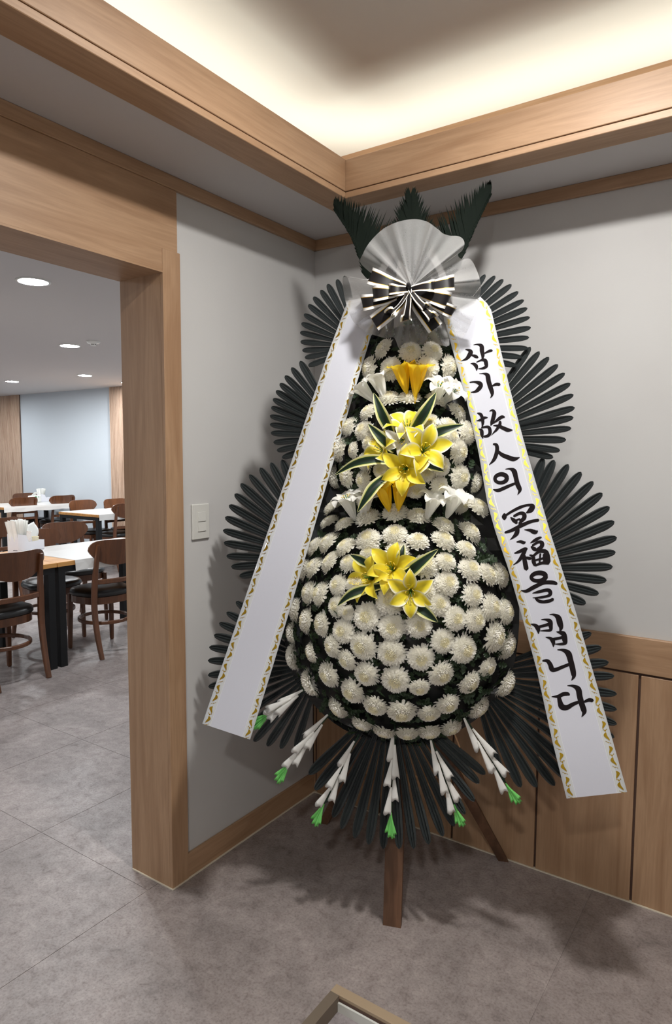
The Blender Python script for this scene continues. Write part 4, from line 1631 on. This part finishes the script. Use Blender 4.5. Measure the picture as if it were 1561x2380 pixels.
for i in range(nR):
    for k in range(nB):
        a, c = i * nB + k, i * nB + (k + 1) % nB
        fs.append((a, c, c + nB, a + nB))
fs.append(tuple(range(nB)))
GO = at(C0[0], C0[1], 0.15) + WF
gz = obj('gauze_wrap', mesh('gauze_wrap', [Vector(v) - GO for v in vs], fs, 'gauze', None, True), loc=GO)
tag(gz, 'sheer white gauze gathered like a shell above the flowers', 'gauze')


# --- bow
def bow_strip(name, path, w, parent, org, twist=0.0, tail=False):
    """path: list of (px, py, N). A strip with white rims, gold lines and a black middle"""
    pts = [Vector(p) for p in catmull([tuple(at(x, y, k) + WF - org) for x, y, k in path], 6)]
    n = len(pts)
    cuts = [-1.0, -0.66, -0.585, 0.585, 0.66, 1.0]
    mids = [0, 1, 2, 1, 0]
    vs, fs, fm = [], [], []
    for i, P in enumerate(pts):
        tg = (pts[min(i + 1, n - 1)] - pts[max(i - 1, 0)]).normalized()
        # strip stands edge-on in the loop: its width runs across the loop's plane
        chord = (pts[n // 2] - pts[0]).normalized()
        side = WN.cross(chord).normalized()
        side = (side * math.cos(twist) + WN * math.sin(twist))
        side = (side - tg * side.dot(tg)).normalized()
        ww = w * (0.42 + 0.58 * min(1.0, 3.2 * min(i, (n - 1 - i) if not tail else i + 99) / n))
        for c in cuts:
            vs.append(P + side * ww * 0.5 * c)
    k = len(cuts)
    for i in range(n - 1):
        for j in range(k - 1):
            fs.append((i * k + j, (i + 1) * k + j, (i + 1) * k + j + 1, i * k + j + 1))
            fm.append(mids[j])
    obj(name, mesh(name, vs, fs, ['bow_white', 'gold_foil', 'bow_black'], fm, True), parent)


BC = (952, 672)
BO_ = at(BC[0], BC[1], 0.19) + WF
bow = empty('ribbon_bow', BO_)
tag(bow, 'black bow with white and gold edges tied below the gauze', 'bow')


def loop(tx, ty, w, depth_=0.05, n0=0.185, sag=0.0, twist=0.25):
    mx_, my_ = (BC[0] + tx) / 2, (BC[1] + ty) / 2
    dx, dy = tx - BC[0], ty - BC[1]
    path = [(BC[0], BC[1], n0), (BC[0] + dx * 0.45, BC[1] + dy * 0.45 + sag, n0 + depth_ * 0.75), (BC[0] + dx * 0.86, BC[1] + dy * 0.86 + sag * 0.4, n0 + depth_ * 0.85),
            (tx, ty, n0 + depth_ * 0.40), (BC[0] + dx * 0.88, BC[1] + dy * 0.88 + sag * 0.4, n0 - depth_ * 0.05), (BC[0] + dx * 0.45, BC[1] + dy * 0.45 + sag, n0 - 0.012), (BC[0], BC[1], n0 - 0.006)]
    bow_strip('loop', path, w, bow, BO_, twist)


loop(860, 641, 0.050, 0.050, 0.180, 0, 0.15)
loop(866, 682, 0.048, 0.055, 0.188, 2, 0.1)
loop(841, 704, 0.048, 0.045, 0.178, 6, 0.1)
loop(903, 672, 0.034, 0.040, 0.215, 0, 0.1)
loop(1055, 656, 0.044, 0.050, 0.180, 0, -0.1)
loop(1009, 664, 0.036, 0.040, 0.215, -2, -0.2)
loop(1043, 699, 0.048, 0.050, 0.190, 2, 0.1)
loop(1054, 726, 0.036, 0.045, 0.178, 4, 0.2)
loop(905, 728, 0.034, 0.060, 0.205, 8, 0.9)
loop(943, 744, 0.034, 0.055, 0.215, 4, 0.7)
loop(990, 716, 0.032, 0.060, 0.215, 4, -0.8)
loop(1006, 738, 0.034, 0.055, 0.205, 6, -0.8)
bow_strip('tail', [(952, 674, 0.19), (925, 705, 0.205), (893, 732, 0.21), (869, 751, 0.20)], 0.052, bow, BO_, 0.0, True)
bow_strip('tail', [(953, 674, 0.19), (972, 705, 0.20), (992, 735, 0.205), (1012, 763, 0.195)], 0.048, bow, BO_, 0.0, True)
b = MB()
kn = []
for i in range(9):
    ph = PI * i / 8
    for k in range(12):
        a = 2 * PI * k / 12
        v_ = at(BC[0], BC[1], 0.195) + WF - BO_ + WU * 0.008 * math.sin(ph) * math.cos(a) + WV * 0.011 * math.cos(ph) + WN * (0.034 * math.sin(ph) * math.sin(a) + 0.012)
        kn.append(v_)
b.add(kn, [(i * 12 + k, (i + 1) * 12 + k, (i + 1) * 12 + (k + 1) % 12, i * 12 + (k + 1) % 12) for i in range(8) for k in range(12)])
b.build('knot', 'bow_black', bow, True)


# --- the two long ribbons
def lerp_tab(tab, y):
    if y <= tab[0][1]:
        return tab[0][0]
    for (x0, y0), (x1, y1) in zip(tab[:-1], tab[1:]):
        if y <= y1:
            return x0 + (x1 - x0) * (y - y0) / (y1 - y0)
    return tab[-1][0]


def ribbon_N(tab, y):
    y0, n0, y1, n1 = tab
    u = min(1.0, max(0.0, (y - y0) / (y1 - y0)))
    return n0 + (n1 - n0) * (u ** 1.25)


def ribbon_bow_off(y):
    # gentle waviness of the hanging sheet
    return 0.004 * math.sin((y - 715) / 1133 * 15)


def long_ribbon(outer, inner, ntab, label):
    """outer/inner: edge polylines (px). The sheet gets real thickness."""
    n, m_ = 60, 10

    def samp(poly, u):
        ls = [0.0]
        for a, c in zip(poly[:-1], poly[1:]):
            ls.append(ls[-1] + math.dist(a, c))
        s_ = u * ls[-1]
        for i in range(len(poly) - 1):
            if s_ <= ls[i + 1] or i == len(poly) - 2:
                q = (s_ - ls[i]) / (ls[i + 1] - ls[i])
                return (poly[i][0] + (poly[i + 1][0] - poly[i][0]) * q, poly[i][1] + (poly[i + 1][1] - poly[i][1]) * q)

    def surf(u, c, off=0.0):
        a, e = samp(inner, u), samp(outer, u)
        x, y = a[0] + (e[0] - a[0]) * c, a[1] + (e[1] - a[1]) * c
        return at(x, y, ribbon_N(ntab, y) + ribbon_bow_off(y) + off)
    O_ = surf(0.0, 0.5) + WF
    vs, fs, fm = [], [], []
    cs = [0.0, 0.16, 0.165, 0.30, 0.42, 0.54, 0.66, 0.78, 0.835, 0.84, 1.0]
    for side in (0.0, -0.0006):
        for i in range(n + 1):
            for c in cs:
                vs.append(surf(i / n, c, side) + WF - O_)
    w = len(cs)
    off = (n + 1) * w
    for i in range(n):
        for j in range(w - 1):
            a = i * w + j
            fs.append((a, a + 1, a + w + 1, a + w))
            fm.append(1 if j in (0, w - 2) else (2 if j in (1, w - 3) else 0))
            fs.append((off + a, off + a + w, off + a + w + 1, off + a + 1))
            fm.append(0)
        a = i * w
        fs.append((a, a + w, off + a + w, off + a))
        fm.append(1)
        a = i * w + w - 1
        fs.append((a, off + a, off + a + w, a + w))
        fm.append(1)
    o = obj('condolence_ribbon', mesh('condolence_ribbon', vs, fs, ['ribbon_white', 'ribbon_border', 'ribbon_line'], fm, True), loc=O_)
    tag(o, label, 'ribbon', 'long white ribbons of the wreath')
    # gold print along both borders: leaf scrolls and small blossoms
    for lo, hi, flip in ((0.025, 0.135, 1), (0.865, 0.975, -1)):
        b = MB()

        def S(u, c):
            return surf(u, lo + (hi - lo) * min(1.2, max(-0.2, c)), 0.0008) + WF - O_
        nrep = 20
        for r_ in range(nrep):
            u0 = (r_ + 0.1) / nrep
            du = 0.9 / nrep
            for st_, ln, mir in ((0.02, 0.36, 1), (0.52, 0.40, -1)):
                kk = 8
                L_, R_ = [], []
                for i in range(kk + 1):
                    q = i / kk
                    cc = 0.5 + mir * (0.22 * math.sin(q * PI * 1.5) - 0.05)
                    wd = 0.26 * math.sin(PI * q ** 0.75) ** 0.9
                    L_.append(S(u0 + du * (st_ + ln * q), cc - wd))
                    R_.append(S(u0 + du * (st_ + ln * q), cc + wd))
                b.add(L_ + R_, [(i, i + 1, kk + 2 + i, kk + 1 + i) for i in range(kk)])
            # blossom: a diamond with two side petals and a thin curl
            for dq, dc, sz in ((0.45, 0.5, 0.16), (0.405, 0.25, 0.10), (0.405, 0.78, 0.10), (0.985, 0.45, 0.09)):
                cu_ = u0 + du * dq
                b.add([S(cu_ - du * sz * 0.34, dc), S(cu_, dc + sz), S(cu_ + du * sz * 0.34, dc), S(cu_, dc - sz)], [(0, 1, 2, 3)])
            sw_, tw_ = [], []
            for i in range(6):
                q = i / 5
                cc = 0.5 - 0.35 * math.cos(q * PI)
                sw_.append(S(u0 + du * (0.90 + 0.14 * q), cc - 0.05))
                tw_.append(S(u0 + du * (0.90 + 0.14 * q), cc + 0.05))
            b.add(sw_ + tw_, [(i, i + 1, 7 + i, 6 + i) for i in range(5)])
        g = b.build('gold_border', 'gold_foil', o)
        tag(g, 'gold leaf-scroll print', None, None, 'stuff')
    return o, O_


NR_TAB = (700, 0.085, 1850, 0.205)
NL_TAB = (710, 0.085, 1710, 0.235)
rib_r, ORG_R = long_ribbon(
    [(1116, 690), (1139, 712), (1160, 800), (1185, 905), (1210, 1000), (1232, 1078), (1279, 1240), (1337, 1420), (1394, 1617), (1457, 1841)],
    [(1030, 738), (1050, 808), (1082, 925), (1111, 1048), (1132, 1169), (1151, 1237), (1180, 1320), (1217, 1449), (1246, 1554), (1283, 1723), (1316, 1856)],
    NR_TAB, 'white ribbon with black brush lettering and gold borders on the right of the wreath')
rib_l, ORG_L = long_ribbon(
    [(812, 690), (803, 712), (760, 826), (700, 1004), (640, 1182), (580, 1358), (520, 1534), (470, 1682)],
    [(880, 726), (862, 780), (817, 930), (769, 1092), (731, 1222), (683, 1385), (635, 1545), (581, 1719)],
    NL_TAB, 'plain white ribbon with gold borders on the left of the wreath')

# --- brush lettering on the right ribbon: strokes as (x, y, half width), each character one flat piece
def R1(x, y, w):
    return (1030 + x / 7.805, 780 + y / 7.805, w / 7.805)


def R2(x, y, w):
    return (1110 + x / 7.095, 1080 + y / 7.095, w / 7.095)


def R3(x, y, w):
    return (1210 + x / 6.004, 1400 + y / 6.004, w / 6.004)


def ringpts(cx, cy, rx, ry, w, ang=-0.1):
    out = []
    for k in range(17):
        a = 2 * PI * k / 16
        x, y = rx * math.cos(a), ry * math.sin(a)
        out.append((cx + x * math.cos(ang) - y * math.sin(ang), cy + x * math.sin(ang) + y * math.cos(ang), w * (1 + 0.15 * math.cos(a + 0.5))))
    return out


GLYPHS = [
    (R1, [[(400, 250, 8), (460, 265, 25), (495, 300, 42), (460, 370, 38), (410, 425, 25), (315, 463, 3)], [(500, 352, 8), (560, 368, 28), (605, 388, 28), (630, 400, 12)],
          [(545, 168, 5), (620, 160, 15), (690, 190, 38), (700, 280, 40), (715, 360, 32), (705, 435, 14)], [(750, 320, 14), (830, 280, 25), (880, 272, 22)],
          [(495, 505, 5), (560, 520, 28), (600, 565, 32), (602, 640, 5)], [(600, 482, 10), (690, 445, 20), (755, 450, 34), (775, 510, 36), (775, 562, 28), (715, 592, 22), (630, 602, 5)]]),
    (R1, [[(478, 850, 12), (560, 840, 18), (650, 862, 38), (678, 910, 38), (630, 980, 36), (570, 1020, 22), (502, 1028, 10)],
          [(650, 692, 5), (740, 690, 18), (800, 725, 42), (820, 830, 42), (850, 930, 42), (880, 1020, 38), (882, 1080, 22), (850, 1135, 4)], [(888, 912, 14), (960, 882, 28), (1018, 888, 28)]]),
    (R1, [[(600, 1548, 6), (680, 1530, 28), (740, 1492, 28), (800, 1487, 10)], [(615, 1408, 12), (670, 1425, 28), (700, 1480, 30), (715, 1580, 28), (697, 1670, 6)],
          [(640, 1692, 6), (690, 1720, 30), (700, 1800, 32), (717, 1870, 5)], [(690, 1672, 15), (780, 1655, 24), (832, 1675, 30), (845, 1760, 32), (810, 1815, 28), (740, 1832, 22)],
          [(835, 1372, 8), (890, 1355, 22), (922, 1400, 36), (905, 1490, 38), (880, 1580, 32), (858, 1635, 6)], [(910, 1590, 10), (990, 1522, 28), (1060, 1475, 30), (1108, 1480, 16)],
          [(1028, 1560, 24), (1020, 1620, 30), (960, 1710, 24), (910, 1762, 12), (870, 1810, 3)], [(905, 1632, 6), (1000, 1640, 28), (1090, 1680, 34), (1170, 1712, 36), (1252, 1712, 8)]]),
    (R1, [[(905, 1968, 16), (960, 1985, 32), (975, 2060, 36), (955, 2160, 36), (910, 2260, 30), (830, 2345, 5)], [(985, 2090, 20), (1060, 2160, 36), (1180, 2212, 42), (1280, 2240, 40), (1382, 2210, 6)]]),
    (R2, [ringpts(380, 228, 98, 70, 33), [(255, 410, 10), (330, 425, 28), (420, 392, 30), (520, 347, 26), (620, 307, 20)],
          [(455, 75, 6), (530, 70, 18), (595, 105, 42), (625, 200, 38), (650, 310, 40), (685, 390, 38), (690, 432, 26), (655, 497, 4)]]),
    (R2, [[(440, 812, 22), (436, 858, 42), (438, 898, 26)], [(440, 850, 18), (560, 772, 22), (700, 702, 26), (820, 668, 20), (905, 682, 36), (870, 748, 44), (800, 795, 12)],
          [(540, 868, 8), (585, 910, 32), (640, 960, 26)], [(595, 850, 22), (690, 802, 26), (757, 815, 36), (762, 880, 36), (700, 938, 30)], [(620, 925, 18), (690, 893, 15)],
          [(700, 950, 30), (700, 1010, 32)], [(448, 1118, 18), (560, 1082, 28), (700, 1012, 32), (860, 942, 28), (998, 914, 24)],
          [(660, 1060, 30), (640, 1130, 38), (590, 1190, 22), (530, 1238, 4)], [(765, 1072, 5), (860, 1082, 26), (925, 1108, 38), (960, 1108, 30), (985, 1092, 12)]]),
    (R2, [[(640, 1275, 10), (700, 1268, 24), (755, 1285, 28), (782, 1274, 12)], [(605, 1460, 10), (690, 1432, 28), (770, 1388, 24), (812, 1388, 18)], [(790, 1392, 24), (740, 1490, 34), (670, 1590, 22), (582, 1655, 4)],
          [(758, 1500, 32), (775, 1600, 38), (795, 1700, 40), (800, 1728, 30)], [(795, 1532, 20), (850, 1545, 26), (880, 1545, 16)], [(865, 1292, 6), (940, 1247, 26), (1010, 1208, 22), (1050, 1197, 10)],
          [(878, 1352, 14), (930, 1390, 34), (960, 1415, 20)], [(900, 1332, 18), (1000, 1275, 24), (1055, 1292, 36), (1050, 1350, 34), (990, 1395, 28), (940, 1412, 18)],
          [(855, 1490, 12), (910, 1520, 28), (920, 1600, 34), (945, 1662, 24)], [(920, 1500, 20), (1010, 1432, 26), (1110, 1432, 38), (1145, 1500, 42), (1160, 1600, 40)], [(950, 1662, 18), (1050, 1622, 24), (1165, 1615, 34)],
          [(1030, 1470, 16), (1015, 1640, 16)], [(930, 1580, 14), (1130, 1530, 22)], [(1100, 1480, 34), (1115, 1600, 40)]]),
    (R2, [ringpts(1000, 1850, 118, 66, 36), [(715, 2075, 8), (800, 2085, 28), (920, 2022, 34), (1080, 1948, 32), (1220, 1942, 34), (1298, 1962, 26)],
          [(900, 2120, 6), (1000, 2097, 24), (1130, 2068, 28), (1185, 2085, 34), (1192, 2135, 32), (1150, 2165, 22), (1040, 2188, 20), (905, 2196, 6)], [(950, 2200, 18), (1000, 2245, 26), (1080, 2262, 26), (1180, 2245, 28), (1240, 2217, 24)]]),
    (R3, [[(135, 302, 5), (200, 322, 25), (240, 370, 32), (243, 440, 4)], [(285, 240, 5), (350, 242, 16), (405, 265, 32), (415, 330, 30), (412, 385, 22), (340, 394, 14), (270, 398, 5)], [(240, 345, 20), (320, 325, 20), (390, 305, 24)],
          [(400, 170, 6), (460, 172, 16), (520, 212, 38), (545, 290, 42), (560, 350, 30), (545, 402, 12)],
          [(345, 485, 5), (410, 502, 22), (450, 550, 30), (453, 625, 4)], [(495, 410, 5), (560, 425, 28), (598, 445, 36), (612, 520, 38), (618, 568, 24), (550, 583, 17), (475, 582, 5)], [(450, 515, 20), (530, 500, 20), (590, 485, 22)]]),
    (R3, [[(305, 815, 12), (370, 818, 26), (410, 870, 32), (432, 930, 36), (480, 940, 28), (580, 902, 24), (680, 862, 22)],
          [(510, 662, 6), (590, 668, 22), (660, 712, 42), (690, 800, 40), (720, 920, 40), (735, 1000, 36), (735, 1040, 24), (705, 1090, 4)]]),
    (R3, [[(430, 1316, 5), (520, 1312, 24), (590, 1282, 28), (650, 1278, 26), (675, 1292, 14)], [(530, 1320, 26), (545, 1390, 34), (572, 1455, 42), (640, 1468, 36), (720, 1425, 28), (800, 1392, 22)],
          [(650, 1162, 6), (730, 1168, 20), (800, 1212, 40), (820, 1310, 40), (850, 1420, 40), (880, 1510, 38), (876, 1550, 24), (847, 1600, 4)], [(885, 1387, 16), (950, 1362, 26), (1000, 1370, 26)]]),
]


for gi, (conv, strokes) in enumerate(GLYPHS):
    b = MB()
    for si, s_ in enumerate(strokes):
        pts = catmull([conv(*p) for p in s_], 5)
        n = len(pts)
        vs = []
        for i, (x, y, w) in enumerate(pts):
            x0, y0, _ = pts[max(i - 1, 0)]
            x1, y1, _ = pts[min(i + 1, n - 1)]
            dx, dy = x1 - x0, y1 - y0
            L = math.hypot(dx, dy) or 1
            nx, ny = -dy / L, dx / L
            for c in (-1, 0, 1):
                X, Y = x + nx * w * c, y + ny * w * c
                vs.append(at(X, Y, ribbon_N(NR_TAB, Y) + ribbon_bow_off(Y) + 0.0005 + 0.00004 * si) + WF - ORG_R)
        fs = []
        for i in range(n - 1):
            a = i * 3
            fs += [(a, a + 3, a + 4, a + 1), (a + 1, a + 4, a + 5, a + 2)]
        # rounded stroke ends
        for i, sg in ((0, -1), (n - 1, 1)):
            x, y, w = pts[i]
            j = i - sg
            dx, dy = x - pts[j][0], y - pts[j][1]
            L = math.hypot(dx, dy) or 1
            X, Y = x + dx / L * w * 0.7, y + dy / L * w * 0.7
            vs.append(at(X, Y, ribbon_N(NR_TAB, Y) + ribbon_bow_off(Y) + 0.0005 + 0.00004 * si) + WF - ORG_R)
            fs.append((i * 3, i * 3 + 1, len(vs) - 1))
            fs.append((i * 3 + 1, i * 3 + 2, len(vs) - 1))
        b.add(vs, fs)
    o = b.build('brush_character', 'ink_black', rib_r)
    tag(o, 'black brush-style printed character')
